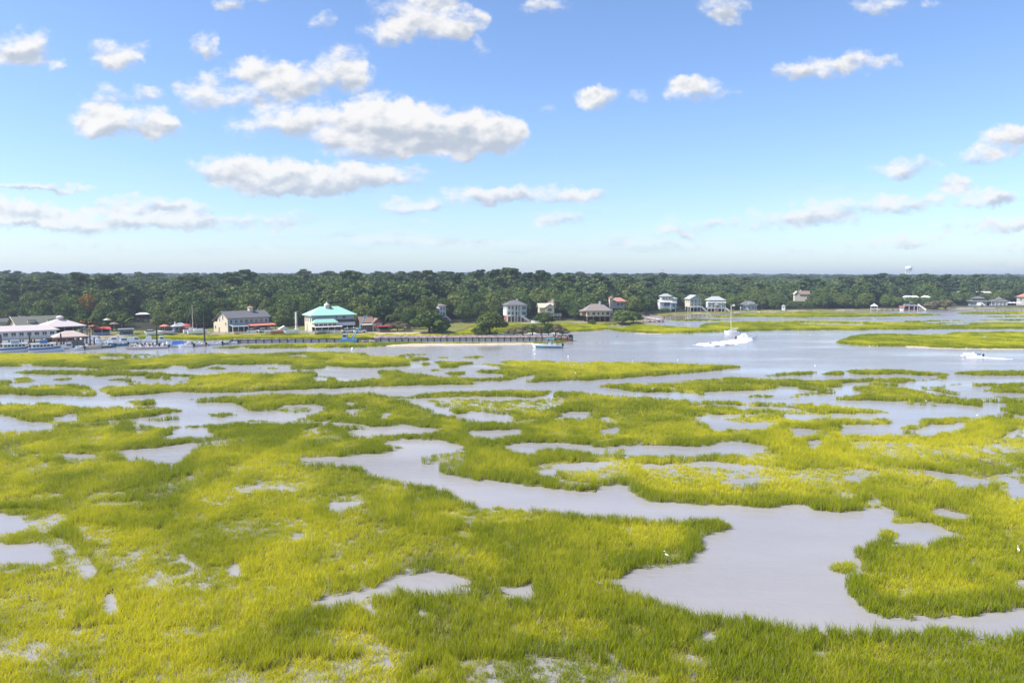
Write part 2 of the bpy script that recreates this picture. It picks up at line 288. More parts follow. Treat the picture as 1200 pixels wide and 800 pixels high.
# ------------------------------------------------------------------ plan of the marsh (outlines of creeks, ponds and islands)
# each entry: density (0 open water .. 1 full grass), outline; outlines are surveyed through at()/proj() onto the flat marsh
G, W_ = 1.0, 0.0
PLAN = [
 (G, [(0,470),(85,474),(300,462),(600,456),(900,500),(1200,520),(1200,800),(0,800)]),
 (G, [(600,456),(690,459),(730,462),(785,467),(830,469.6),(872,471),(868,485),(822,487),(805,489.6),(822,493),(832,503),(860,500),(905,501),(950,507),(1060,506),(1060,525),(600,525)]),
 (G, [(1060,506),(1078,500),(1075,491),(1100,489),(1150,486),(1176,482),(1178,475),(1200,474),(1200,535),(1040,525)]),
 # --- far marsh behind the river
 (G, [(150,394),(200,393),(250,390),(350,390),(500,387),(545,383),(562,377),(720,376),(745,378),(775,381.5),(810,383),(820,384),(824,379),(845,377),(900,376),(950,375.4),(1010,376.5),(1100,378),(1200,377.4),(1200,385),(1100,385.6),(1000,386.4),(900,387.3),(850,388.6),(800,390),(760,390.6),(725,388),(715,385.4),(700,387),(680,388.6),(640,390),(600,394),(590,397),(400,398),(250,398.5),(150,397.5)]),
 (W_, [(708,381.5),(735,379.5),(745,381.5),(715,383.2)]),
 (W_, [(536,392.5),(590,390.5),(668,388.5),(672,391),(600,395.5),(540,395)]),
 (W_, [(940,378.2),(1008,379),(1035,380),(985,380.6),(935,379.4)]),
 (W_, [(1095,379.4),(1130,379),(1155,380),(1110,380.8)]),
 (G, [(778,374.2),(800,373.2),(850,374.6),(862,375.3),(820,376.3),(788,375.8)]),
 (G, [(815,371.2),(850,370),(866,367.6),(900,366.4),(950,365.4),(1000,366.2),(1080,367.4),(1105,368.5),(1075,370),(1000,371.4),(940,371.8),(880,371),(845,372)]),
 (G, [(1120,366.6),(1150,365),(1200,364),(1200,368.2),(1150,368),(1125,367.8)]),
 (G, [(1155,370.6),(1200,369.4),(1200,371),(1160,371.6)]),(G, [(1142,374.6),(1200,373.4),(1200,375),(1150,375.6)]),(G,[(1058,375.6),(1125,374.8),(1128,376),(1062,376.6)]),
 (G, [(978,401),(990,397),(1000,393),(1012,391),(1110,391.6),(1118,389.2),(1200,388),(1200,409.5),(1140,408.6),(1100,408),(1070,406),(1000,405),(985,402.6)]),
 (W_, [(1148,393.6),(1158,393),(1160,395),(1150,395.6)]),
 (G, [(238,408),(280,404.6),(330,402.6),(420,401),(600,400.8),(664,399.4),(666,401),(640,402.4),(600,402),(480,403),(455,405),(430,406.6),(300,408.4)]),
 # --- band A
 (G, [(0,413.5),(100,413.6),(187,415),(185,417),(112,417.6),(114,420),(185,418.6),(200,414),(300,413.4),(320,413),(385,411.6),(428,412.6),(430,415.8),(475,417.6),(478,423),(484,428.5),(440,430.6),(400,430.4),(380,427.4),(340,427),(310,426),(290,428),(262,427),(245,427),(236,431),(222,432.4),(214,429),(200,427),(194,432),(150,433),(110,432),(60,429.4),(0,429.4)]),
 (W_, [(14,427),(40,425.4),(48,427.6),(30,429)]),(W_, [(320,416),(362,415.6),(364,417.4),(330,417.6)]),(.4,[(60,421),(80,420),(80,423),(62,423.4)]),
 (G, [(240,432),(250,429.4),(266,430.6),(266,433),(244,433.4)]),(G,[(334,431),(350,428),(385,428),(380,432),(350,433)]),(G,[(312,430.6),(326,430),(327,432.4),(314,432.6)]),(G,[(296,430.5),(308,430),(306,432)]),
 (G, [(462,415.5),(482,414),(507,415),(490,417),(470,416.6)]),(G,[(473,421),(482,418),(500,419),(506,421.4),(490,423),(476,423)]),(G,[(512,418.5),(526,417.8),(527,420),(514,420)]),(G,[(540,417.4),(560,416.6),(572,418.4),(558,419.6),(542,419)]),
 (G, [(505,424),(530,423),(552,424),(557,426.6),(535,428),(536,431),(518,432),(516,428)]),(G,[(491,426),(505,425.4),(506,428),(494,428.6)]),(G,[(504,433),(516,432.4),(516,435),(506,435.4)]),
 (G, [(583,423),(600,421.6),(700,423),(800,425),(850,427.6),(870,429),(862,432),(840,434),(800,438),(700,445),(600,449),(450,452.8),(350,456.6),(300,458.6),(260,461),(215,460),(206,459),(140,464.8),(128,464),(118,458),(124,453),(150,450.6),(185,448.4),(214,449.6),(228,447),(208,446.4),(222,444.4),(240,440),(262,435.6),(300,436.4),(366,434.6),(372,438),(366,440.4),(392,441),(402,447),(395,447.4),(410,444),(440,443),(452,440),(440,436),(444,433),(470,432.6),(474,436),(500,438),(512,441),(520,443),(545,441),(556,443),(598,441),(590,438),(556,437),(558,433.6),(584,433),(592,430),(588,425)]),
 (W_, [(364,441),(385,442),(384,446),(370,446)]),(W_, [(396,445),(425,444),(430,446),(402,447)]),(.5,[(560,425.6),(600,426),(640,429),(590,431)]),(.5,[(455,443),(470,442),(472,444),(456,445)]),
 (G, [(518,437),(540,434.4),(548,436.4),(530,441)]),
 # --- band B
 (G, [(8,436),(50,433.4),(120,434),(140,435),(180,436),(200,438),(240,439),(262,436),(300,438),(300,446),(262,443.4),(225,441.4),(170,440.6),(130,440),(112,441.2),(100,439),(60,439),(30,438)]),
 (G, [(62,444),(72,441.8),(86,442.6),(88,444.6),(66,445.6)]),(G,[(124,445),(136,442.6),(152,443.4),(150,446),(130,446.4)]),(G,[(146,446.4),(158,445.4),(163,447.6),(150,448.8)]),(G,[(169,443),(180,441.6),(188,443),(184,445),(172,444.6)]),(G,[(190,444),(198,442.4),(206,444.6),(198,446)]),
 (G, [(-5,444),(8,445),(12,449),(4,451),(30,455),(36,450),(60,449.4),(95,450),(104,454),(112,457),(113,463),(104,466),(86,465),(60,462.4),(50,463.6),(20,463),(10,461.6),(0,463.4)]),
 (.55, [(12,443),(30,441.6),(46,445.6),(28,449),(14,448)]),(.5,[(60,451),(80,451),(74,458),(58,457)]),(.35,[(92,456),(108,458),(104,463),(90,460)]),(.3,[(114,454),(128,450),(140,456),(124,461)]),
 # --- band F
 (W_, [(0,463.6),(118,465),(300,459),(310,459),(350,457),(455,452.6),(460,462),(445,460),(430,459.2),(400,461),(350,461.4),(310,461.4),(222,467),(220,470),(276,471.6),(282,478),(292,482),(330,481),(330,475),(345,474),(380,474.4),(384,480),(362,487),(340,491),(330,495),(316,492),(300,491),(283,493),(245,497),(220,499),(185,498.4),(160,496),(155,493.4),(175,494.2),(210,491),(250,491),(284,486),(280,484),(240,483),(200,478),(140,475),(110,477),(85,476),(75,472.4),(0,471)]),
 (G, [(145,471),(160,467.8),(178,468),(183,472.4),(176,475),(162,475),(160,472)]),
 (G, [(220,468.6),(250,465),(300,462),(330,460.4),(330,470),(300,469),(268,471.4),(250,472.4),(225,470.4)]),
 (W_, [(57,489),(70,487.6),(92,488),(96,491),(78,494),(60,493)]),(W_, [(0,487.4),(14,488),(28,492),(10,493),(0,491)]),(W_, [(0,496),(30,497.4),(62,498.6),(66,501),(55,503.6),(30,503),(0,503)]),
 (W_, [(152,493),(190,493.6),(225,492.4),(284,487),(283,492),(232,498),(188,499),(162,497)]),
 (W_, [(140,502.6),(165,499),(180,502),(165,504)]),(.25, [(150,494),(190,500),(205,504),(150,500)]),
 (W_, [(188,513),(204,508),(200,503),(225,501.4),(246,501),(243,506),(252,508.6),(262,510),(240,512.6),(215,511.6),(200,514)]),
 (W_, [(124,529),(160,526.6),(195,522.6),(212,520),(232,519.4),(262,515.4),(290,514),(300,515.4),(265,518.6),(232,523),(218,531),(216,540),(198,542.6),(180,539),(150,533)]),
 (W_, [(60,531),(84,532),(122,534),(104,537.4),(72,536.6)]),(.5,[(100,512),(122,511),(120,515),(102,516)]),(.5,[(40,470),(60,470),(60,474)]),
 # --- middle
 (W_, [(440,461),(455,452.5),(600,449),(700,445),(800,438),(862,432),(875,428.5),(905,426),(1200,426),(1200,441),(1118,441),(1108,446),(1060,449),(1050,452),(1105,452),(1200,452),(1200,464),(1145,464.6),(1130,461),(1110,463),(1060,463),(1035,460),(990,460),(945,460.4),(920,465),(900,471),(830,469.6),(785,467),(730,462.4),(705,462),(690,459),(600,456),(500,460),(480,464),(455,464)]),
 (W_, [(330,475),(380,474),(382,480),(360,487),(330,494.6),(300,491),(300,482),(325,481)]),
 (.45, [(322,478),(360,476),(370,481),(345,484),(325,482)]),
 (W_, [(400,472),(410,470),(425,472),(412,475)]),(W_, [(400,480),(424,479),(426,482),(408,483)]),
 (.35, [(470,468),(500,468),(545,466),(600,470),(660,465),(662,476),(640,482),(600,486),(560,482),(530,484),(500,478)]),
 (W_, [(468,469),(496,468.6),(512,471),(510,476),(530,478),(520,481),(530,484),(556,488),(552,492),(530,486),(512,486),(505,479),(485,473)]),
 (W_, [(535,484),(560,482),(600,488),(600,494.6),(568,494),(540,489)]),(W_, [(444,485),(458,484),(460,487),(448,488)]),
 (W_, [(395,506),(420,503),(445,500),(475,497.6),(500,502),(525,504),(505,506.6),(485,508),(445,508.6),(420,509)]),
 (W_, [(545,505.6),(575,505),(610,503),(615,508),(590,511),(548,511)]),
 (W_, [(440,520),(468,514.4),(515,515),(525,518),(545,524),(538,527),(520,530),(506,532),(498,534),(494,538),(500,545),(512,541),(520,541),(513,547),(511,551),(522,556),(545,560),(600,567),(640,572.4),(690,577.6),(701,578),(702,573),(706,569),(735,568.4),(738,577),(752,584),(765,589.4),(820,591.4),(900,594),(930,590),(945,592),(955,598),(975,600.6),(1010,600),(1012,593),(1010,587),(1035,585),(1036,595),(1062,600),(1046,605),(1065,610),(1095,613.6),(1110,622),(1130,627.4),(1155,631),(1174,638),(1150,646),(1130,657),(1120,659),(1180,672),(1190,681),(1200,690),(1200,736),(1145,740),(1100,734),(1060,737),(1020,735),(975,732),(945,736),(935,732),(900,724),(860,720),(820,713),(790,706),(750,695),(735,686),(675,683),(668,678),(700,681),(725,680),(738,672),(738,667),(750,664),(780,663),(810,658),(812,650),(822,645),(825,640),(815,631),(830,626),(855,619),(855,613),(840,606),(800,608),(760,607),(700,602),(640,597),(600,592),(560,591),(541,585.6),(535,578),(520,572),(500,567),(470,562),(445,556),(420,545),(390,542),(343,538.4),(346,536),(400,535),(440,532),(472,526),(474,523)]),
 (G, [(492,538),(496,533),(508,532),(518,534),(521,538),(510,541),(496,541)]),
 (W_, [(584,523.6),(600,519.6),(620,518),(650,519),(690,522),(696,525),(726,523.6),(760,522),(830,523),(846,518),(858,517),(870,519),(900,523),(905,526),(860,531),(832,534),(800,533),(780,531.6),(740,534),(728,530.6),(704,529),(698,533),(660,533),(620,530),(600,527)]),
 (G, [(624,527),(645,524.4),(670,526),(700,530),(690,533),(640,532)]),(.5,[(720,526),(732,526),(736,529),(722,529)]),
 (G, [(820,534),(840,531),(870,532),(872,536),(830,537)]),
 (W_, [(648,484.6),(665,482),(690,483),(703,486),(684,488),(655,487.4)]),(W_, [(700,504),(718,501.6),(729,502),(724,506),(704,508)]),(.3,[(700,488),(718,489),(726,499),(712,500)]),(.35,[(632,509),(655,508),(662,511),(640,512)]),(.3,[(600,494),(620,491),(640,494),(610,498)]),
 (.4, [(600,470),(640,466),(640,476),(610,480)]),
 (W_, [(805,489.6),(822,487),(865,486.4),(900,484),(945,485),(1000,484.6),(1045,482),(1090,489),(1075,491),(1060,495),(1080,503),(1078,497),(1100,498),(1132,494.6),(1134,499),(1110,504.6),(1090,508.6),(1060,507),(1030,508),(985,508),(960,507),(940,511.6),(927,509.4),(928,503),(905,501),(862,500),(848,502.6),(832,503.6),(830,498),(822,493)]),
 # --- right-hand marsh
 (G, [(695,452),(720,449),(770,448),(810,445),(850,442),(880,442),(900,444.4),(930,444),(950,446),(1000,444),(1050,441.6),(1075,445),(1107,441.6),(1108,443.4),(1060,448),(1050,451),(1070,453),(1105,452),(1115,457),(1131,461),(1125,464),(1095,463.6),(1060,462.4),(1035,458.4),(980,458.6),(940,457),(938,453.4),(915,453.6),(900,457),(850,458),(826,460),(790,460),(740,459),(720,454.6),(705,453.6)]),
 (G, [(815,462),(825,461),(828,463),(818,463.4)]),(G, [(872,464),(890,461.4),(910,462.6),(905,466),(880,466)]),
 (G, [(895,439),(930,436),(955,434.2),(959,437),(930,440),(900,441.6)]),(G, [(964,438),(984,433.4),(988,437),(984,439.6),(968,439.8)]),
 (G, [(984,433.4),(1003,433),(1060,433),(1075,435),(1113,437.4),(1113,440),(1070,439.4),(1050,438),(1005,439.4)]),
 (G, [(1117,436),(1140,434.6),(1200,434),(1200,440),(1150,440),(1118,438.4)]),
 (W_, [(1060,448.8),(1110,444),(1200,441),(1200,447),(1130,449),(1098,450.4),(1060,451.6)]),
 (G, [(1100,450.6),(1130,448.8),(1180,449),(1200,447),(1200,450),(1188,453.6),(1170,453),(1130,452)]),(G, [(1145,457.4),(1170,455),(1200,456.6),(1200,461),(1170,460)]),
 (G, [(920,465.4),(945,460.4),(990,460.4),(1035,458.4),(1062,464),(1130,465),(1145,465),(1200,464),(1200,476),(1188,475),(1170,471.4),(1150,471),(1150,476),(1176,478),(1100,475.6),(1050,473.6),(1048,471.6),(1035,472.6),(1000,472.6),(995,468.4),(965,467.6)]),
 (W_, [(1048,474),(1100,476),(1175,478.6),(1176,483),(1150,487),(1100,490),(1075,491),(1046,488),(1030,486),(1040,483),(1042,478)]),
 (W_, [(900,466),(990,468.8),(1000,472.8),(1048,472),(1060,476),(1050,484),(1000,478),(960,472.6),(900,471)]),
 (G, [(830,471),(860,470),(900,471),(960,472.4),(1000,477),(1042,482),(1036,484),(960,485.6),(900,485),(868,485),(840,484)]),
 (W_, [(1150,471.4),(1172,472),(1188,476),(1172,477),(1150,476)]),
 (G, [(945,491),(962,489.6),(1040,490),(1046,494),(1036,498),(1000,497.4),(960,496),(948,494)]),
 (G, [(844,490.6),(870,488),(915,486),(925,491),(950,493.4),(980,499),(990,503),(985,506),(970,506),(945,502.4),(905,501),(898,497),(915,496),(900,494.4),(866,494.6)]),
 (G, [(1052,499.6),(1066,496.6),(1080,499),(1079,503),(1062,504),(1054,503)]),(G,[(1076,494),(1085,491),(1090,494),(1086,499),(1080,500)]),
 (W_, [(1174,508),(1185,503),(1200,500.4),(1200,513),(1186,512.4)]),(G, [(1188,507),(1200,504.4),(1200,509),(1192,509)]),
 (W_, [(942,518.6),(955,516.4),(968,517),(966,521),(948,522.6)]),(W_,[(900,523.6),(912,524),(905,527)]),
 (.4, [(990,518),(1060,516),(1100,525),(1180,520),(1200,528),(1200,540),(1120,534),(1050,538),(1000,528)]),(.45,[(1180,515),(1200,516),(1200,528),(1186,524)]),
 # --- sparse, flooded stands and small pools
 (.38, [(612,549),(640,544),(700,540),(735,541),(742,556),(720,565),(690,563),(655,556),(625,556)]),
 (W_, [(640,546),(700,541),(728,540),(700,546),(655,551)]),(W_,[(622,552),(650,550),(660,555),(640,556)]),
 (.35, [(740,545),(800,542),(890,545),(925,552),(1000,548),(1045,556),(1010,564),(950,566),(900,566),(830,568),(770,563)]),
 (W_, [(806,541),(850,543),(892,546),(880,549),(840,547),(815,546)]),(W_,[(840,564),(880,560),(900,563),(860,568)]),(W_,[(750,545),(775,543),(782,547),(758,548)]),
 (.3, [(1040,548),(1085,550),(1125,556),(1150,560),(1200,548),(1200,584),(1184,584),(1174,572),(1160,563),(1130,570),(1108,566),(1090,560),(1045,556)]),
 (W_, [(1090,553),(1125,557),(1155,561),(1170,566),(1155,567),(1130,571),(1112,567),(1122,562),(1094,558)]),(W_, [(1178,569),(1200,567),(1200,583),(1188,584)]),(W_,[(990,559),(1005,557),(1010,563),(994,564)]),
 (G, [(1130,552),(1150,549),(1165,552),(1160,557),(1140,558)]),
 (W_, [(1082,598),(1100,595.6),(1125,602),(1142,603),(1136,609),(1116,608),(1092,603)]),
 (.6, [(1043,608),(1060,605),(1078,610),(1068,613),(1048,612)]),(.7, [(1028,626),(1040,618),(1052,625),(1044,630),(1032,630)]),(.8, [(970,665),(978,656),(996,653),(1001,664),(990,670),(974,669)]),(.5,[(1010,588),(1034,588),(1034,596),(1014,597)]),
 (G, [(998,646),(1005,636),(1030,633),(1050,635),(1095,636),(1106,630),(1140,628.6),(1165,633),(1172,639),(1154,645),(1132,656),(1122,660),(1134,664),(1160,666),(1180,673),(1192,682),(1205,690),(1205,707),(1180,714),(1150,720),(1100,725),(1045,724),(1020,719),(1005,709),(992,695),(987,685),(990,675),(1000,668),(1012,664),(1008,657),(999,651)]),
 (G, [(1140,661),(1146,654),(1170,647),(1205,642),(1205,684),(1180,672),(1160,664)]),
 (W_, [(1124,660.6),(1136,655),(1152,652.6),(1144,660)]),(W_, [(1182,679),(1200,682),(1205,692),(1192,688)]),
 (.3, [(1052,680),(1062,678),(1064,700),(1052,702)]),(.2,[(950,765),(984,765),(980,776),(956,777)]),
 (W_, [(378,590),(400,587),(422,587.6),(426,591),(402,595),(396,598.6),(386,595)]),
 (.35, [(300,566),(330,563),(371,566),(372,573),(330,577),(296,576)]),(.35,[(268,568),(300,567),(300,577),(275,577)]),
 (.3, [(0,598),(40,597),(76,600),(84,612),(58,626),(90,640),(110,668),(106,679),(85,677),(70,665),(30,661),(20,676),(12,680),(0,665)]),
 (W_, [(0,602),(30,604),(34,614),(20,622),(0,618)]),(W_, [(0,640),(40,634),(62,640),(66,656),(40,660),(0,652)]),(W_, [(82,668),(98,664),(108,670),(106,678),(90,676)]),(.2,[(60,602),(84,608),(80,614),(60,612)]),
 (.45, [(84,612),(140,620),(150,632),(120,640),(90,630)]),(.25, [(98,590),(170,587),(168,596),(110,597)]),(.25, [(194,598),(210,600),(208,612),(200,613)]),(.4, [(235,582),(250,583),(248,592),(237,591)]),
 (.4, [(176,642),(200,644),(192,656),(174,652)]),(.35, [(215,672),(255,664),(288,658),(284,678),(244,692),(222,690)]),(W_,[(262,664),(284,661),(282,672),(266,674)]),(.4,[(222,635),(245,638),(240,646),(222,645)]),
 (W_, [(120,698),(136,695),(141,713),(120,717)]),
 (.28, [(0,744),(40,742),(110,736),(128,740),(118,757),(70,766),(60,778),(30,776),(0,775)]),(.2,[(0,752),(30,756),(20,770),(0,768)]),(.45,[(70,785),(110,784),(110,800),(60,800)]),(.5,[(180,735),(260,735),(290,745),(200,752)]),
 (W_, [(450,680),(462,676),(480,673),(505,671),(530,674),(556,679),(550,683),(500,690),(460,689.4),(446,694),(430,701),(400,706),(360,710),(356,706),(376,701),(412,696),(440,689)]),
 (.2, [(415,700),(436,704),(446,724),(426,722)]),(W_, [(576,687),(600,690),(612,685),(624,682),(628,694),(613,700),(597,698)]),
 (.3, [(300,722),(316,732),(314,748),(300,746)]),(.45,[(100,645),(170,640),(230,655),(240,690),(180,700),(140,680)]),(.5,[(500,600),(600,596),(640,610),(560,620)]),(.45,[(0,700),(60,705),(80,725),(20,735),(0,730)]),(.5,[(250,610),(340,605),(400,625),(330,640),(260,632)]),
 (.5, [(380,738),(440,744),(432,762),(386,765)]),(.55, [(330,780),(420,770),(480,785),(430,800),(340,800)]),(.5,[(640,560),(700,567),(690,574),(650,566)]),
 (.3, [(820,738),(850,742),(838,760),(815,755)]),(.5,[(530,775),(640,770),(700,780),(760,795),(600,800),(540,795)]),(.55,[(770,765),(840,770),(830,790),(780,785)]),(.35,[(808,748),(816,748),(812,800),(804,800)]),
]
RS = 2; RY0, RY1 = 355, 800
_nx, _ny = 1200*RS, (RY1-RY0)*RS
def chaikin(p, it=2):
    for _ in range(it):
        q = []
        for i in range(len(p)):
            a, b = p[i], p[(i+1) % len(p)]
            f = min(.25, 5.0/(math.hypot(b[0]-a[0], 3*(b[1]-a[1]))+1e-6))
            q += [(a[0]*(1-f)+b[0]*f, a[1]*(1-f)+b[1]*f), (a[0]*f+b[0]*(1-f), a[1]*f+b[1]*(1-f))]
        p = q
    return p
R = np.zeros((_ny, _nx), dtype=np.float32)
def fill(poly, val):
    a = np.array(chaikin(poly)); xs = (a[:,0])*RS; ys = (a[:,1]-RY0)*RS
    x0, x1 = max(0, int(xs.min())-1), min(_nx, int(xs.max())+2); y0, y1 = max(0, int(ys.min())-1), min(_ny, int(ys.max())+2)
    if x1 <= x0 or y1 <= y0: return
    for r in range(y0, y1):
        y = r+0.5; X1, Y1, X2, Y2 = xs, ys, np.roll(xs,-1), np.roll(ys,-1)
        c = (Y1 <= y) != (Y2 <= y)
        if not c.any(): continue
        xi = np.sort(X1[c] + (y-Y1[c])/(Y2[c]-Y1[c])*(X2[c]-X1[c]))
        for k in range(0, len(xi)-1, 2):
            a0 = max(0, int(math.ceil(xi[k]-.5))); b0 = min(_nx, int(math.floor(xi[k+1]-.5))+1)
            if b0 > a0: R[r, a0:b0] = val
for val, poly in PLAN:
    # outlines that touch the survey's edge run on past it
    poly = [((x-30 if x <= 0 else x+30 if x >= 1200 else x), (y+30 if y >= 800 else y)) for x, y in poly]
    fill(poly, val)
# cover of the marsh at world points (z is the height the outline is looked up at); mirrored past the surveyed sector
def cover(X, Y, Z=0.0, warp=True):
    if warp:
        a = 0.12 + 0.0028*np.maximum(Y, 0); s = 1.0/(0.9+0.012*Y)
        X = X + a*(fbm(X*s+3.1, Y*s*0.5+7.7, 3)-0.5)*2.0; Y = Y + 2.2*a*(fbm(X*s+31.1, Y*s*0.5+47.7, 3)-0.5)*2.0
    px, py = proj(X, Y, Z)
    px = np.abs(px); px = np.where(px > 1200, 2400-px, px); px = np.abs(px)
    py = np.where(py > 799, 1598-py, py)
    i = np.clip(((py-RY0)*RS).astype(int), 0, _ny-1); j = np.clip((px*RS).astype(int), 0, _nx-1)
    v = np.where(py < RY0, 0.0, R[i, j])
    # small pans and gaps that the outlines are too coarse to show
    g1 = fbm(X*.075+71, Y*.062+13, 3); g2 = fbm(X*.28+7, Y*.20+3, 3)
    ch = (np.abs(fbm(X*.035+3, Y*.055+40, 2)-.5) < .045) & (fbm(X*.02+60, Y*.02+9, 2) > .47) & (Y > 95) & (Y < 150)
    v = np.where((v > .9) & ch, 0.0, v)
    v = np.where((v > .9) & (g1 < np.where(Y > 110, .27, .30)) & (g2 < .50), np.where(Y > 110, 0.2, .6), v)
    return np.where((v > .9) & (g2 < np.where(Y > 110, .20, .24)), np.where(Y > 110, 0.2, .6), v)
SHORE = [(-400,400),(0,398),(60,398),(130,396.5),(180,394.5),(250,393.6),(350,393.4),(440,393),(480,393),(530,391.4),(545,388),(560,381),(620,380.4),(720,380),(735,380.4),(752,379),(775,373),(790,369),(850,368),(880,366.3),(1000,364),(1080,363),(1110,361.6),(1140,362),(1200,362),(1600,361)]
WOOD = [(-400,380),(0,380),(60,381),(90,389),(150,388.5),(240,388.5),(250,383.5),(350,383),(440,385.5),(480,386),(535,379.5),(590,376),(700,376),(745,375),(760,368),(850,364),(900,363.4),(1080,361.6),(1110,359.6),(1200,358.4),(1600,358)]
_sx = np.array([p[0] for p in SHORE]); _sY = np.array([at(p[0], p[1]).y for p in SHORE])
_wx = np.array([p[0] for p in WOOD]); _wY = np.array([at(p[0], p[1], .6).y for p in WOOD])
_su = np.array([at(*p).x/at(*p).y for p in SHORE]); _wu = np.array([at(p[0],p[1],.6).x/at(p[0],p[1],.6).y for p in WOOD])
def shoreY(X, Y): return np.interp(X/np.maximum(Y, 1), _su, _sY)
def woodY(X, Y): return np.interp(X/np.maximum(Y, 1), _wu, _wY)
def landz(X, Y):
    s = Y - shoreY(X, Y); w = np.clip((s+2)/6, 0, 1); b = np.maximum(Y-woodY(X, Y)-10, 0)
    return np.where(s > -2, w*w*(3-2*w)*0.9-0.3 + 0.0036*b + (fbm(X/260, Y/260, 3)-0.5)*4*np.clip(b/200, 0, 1), -5)
def LZ(X, Y): return float(landz(np.array([X]), np.array([Y]))[0])

# ------------------------------------------------------------------ water
m = bpy.data.materials.new('water_surface'); m.use_nodes = True; nt = m.node_tree; b = nt.nodes['Principled BSDF']; L = nt.links
b.inputs['IOR'].default_value = 1.33
g = nt.nodes.new('ShaderNodeNewGeometry')
mp = nt.nodes.new('ShaderNodeMapping'); mp.inputs['Scale'].default_value = (0.035, 0.11, 1); mp.inputs['Rotation'].default_value = (0, 0, rad(6)); L.new(g.outputs['Position'], mp.inputs[0])
na = nt.nodes.new('ShaderNodeTexNoise'); na.inputs['Scale'].default_value = 0.55; na.inputs['Detail'].default_value = 5; L.new(mp.outputs[0], na.inputs['Vector'])
rp = nt.nodes.new('ShaderNodeMix'); rp.data_type = 'RGBA'; rp.inputs[6].default_value = (0.255,0.238,0.232,1); rp.inputs[7].default_value = (0.35,0.328,0.315,1)
cr = nt.nodes.new('ShaderNodeMapRange'); cr.inputs[1].default_value = .35; cr.inputs[2].default_value = .65; L.new(na.outputs['Fac'], cr.inputs[0]); L.new(cr.outputs[0], rp.inputs[0]); L.new(rp.outputs[2], b.inputs['Base Color'])
rr = nt.nodes.new('ShaderNodeMapRange'); rr.inputs[1].default_value = .35; rr.inputs[2].default_value = .65; rr.inputs[3].default_value = 0.24; rr.inputs[4].default_value = 0.07; L.new(na.outputs['Fac'], rr.inputs[0]); L.new(rr.outputs[0], b.inputs['Roughness'])
mp2 = nt.nodes.new('ShaderNodeMapping'); mp2.inputs['Scale'].default_value = (0.45, 1.0, 1); mp2.inputs['Rotation'].default_value = (0, 0, rad(12)); L.new(g.outputs['Position'], mp2.inputs[0])
nb2 = nt.nodes.new('ShaderNodeTexNoise'); nb2.inputs['Scale'].default_value = 1.3; nb2.inputs['Detail'].default_value = 4; L.new(mp2.outputs[0], nb2.inputs['Vector'])
nr = nt.nodes.new('ShaderNodeMapRange'); nr.inputs[1].default_value = .40; nr.inputs[2].default_value = .62; nr.inputs[3].default_value = 0.9; nr.inputs[4].default_value = 0.12; L.new(na.outputs['Fac'], nr.inputs[0])
sy = nt.nodes.new('ShaderNodeSeparateXYZ'); L.new(g.outputs['Position'], sy.inputs[0])
riv = nt.nodes.new('ShaderNodeMapRange'); riv.inputs[1].default_value = 110; riv.inputs[2].default_value = 175; riv.inputs[3].default_value = 0.5; riv.inputs[4].default_value = 1.0; L.new(sy.outputs[1], riv.inputs[0])
mlt = nt.nodes.new('ShaderNodeMath'); mlt.operation = 'MULTIPLY'; L.new(nr.outputs[0], mlt.inputs[0]); L.new(riv.outputs[0], mlt.inputs[1])
bp = nt.nodes.new('ShaderNodeBump'); bp.inputs['Distance'].default_value = 0.22; L.new(mlt.outputs[0], bp.inputs['Strength']); L.new(nb2.outputs['Fac'], bp.inputs['Height']); L.new(bp.outputs[0], b.inputs['Normal'])
MATS['water'] = m
wm_ = MB().add([(-6500,-400,0),(6500,-400,0),(6500,6800,0),(-6500,6800,0)], [(0,1,2,3)])
tagobj(wm_.build('water', 'water'), kind='structure')

# ------------------------------------------------------------------ ground: mud flats, sand and the wooded shore in one sheet
us = np.linspace(-1.0, 1.0, 1100)
py_ = np.concatenate([np.linspace(850, 480, 330), np.linspace(479, 362, 230)])
Yr = np.array([at(600, y).y for y in py_]); Yr = np.concatenate([[8, 16], Yr[Yr > 17], np.geomspace(Yr[-1]*1.01, 6600, 110)])
YY, UU = np.meshgrid(Yr, us, indexing='ij'); XX = YY*UU
cv_ = cover(XX, YY); lz = landz(XX, YY)
cvt_ = cover(XX, YY, 0.55); cv_ = np.where((YY < 230) & (cvt_ < .01), 0, cv_)
zz = np.where(cv_ > .75, np.where(fbm(XX*.3+11, YY*.25+5, 3) > np.where(YY < 110, .43, .3), 0.05, -.05), np.where(cv_ > 0.01, -0.05, -0.6)) + 0.05*(fbm(XX*.8, YY*.8, 3)-.5)
# sand bar and beach
ppx, ppy = proj(XX, YY, 0.0)
def inpoly(px, py, poly):
    r = np.zeros(px.shape, bool)
    for i in range(len(poly)):
        (x1, y1), (x2, y2) = poly[i], poly[(i+1) % len(poly)]
        c = ((y1 <= py) != (y2 <= py)); t = x1 + (py-y1)/(y2-y1+1e-12)*(x2-x1); r ^= c & (px < t)
    return r
SAND = [[(450,405.2),(462,403.8),(480,402.8),(560,402.4),(640,401.4),(641,403.2),(600,404.2),(520,405.2),(460,406)],
        [(1060,405.6),(1078,406),(1100,407.4),(1150,408.2),(1200,409),(1200,410),(1140,409.4),(1098,408.6),(1064,407)],
        [(742,390.2),(765,390.8),(785,390.8),(765,391.5),(745,391)],
       [(600,389.6),(640,388.4),(668,388),(660,390),(610,391)],[(440,392),(540,391),(545,395),(440,396)],[(810,384.4),(822,384.8),(826,386),(812,386)]]
sand = np.zeros(XX.shape, bool)
for p in SAND: sand |= inpoly(ppx, ppy, p)
zz = np.where(sand, 0.12 + 0.05*fbm(XX, YY, 2), zz); zz = np.maximum(zz, lz)
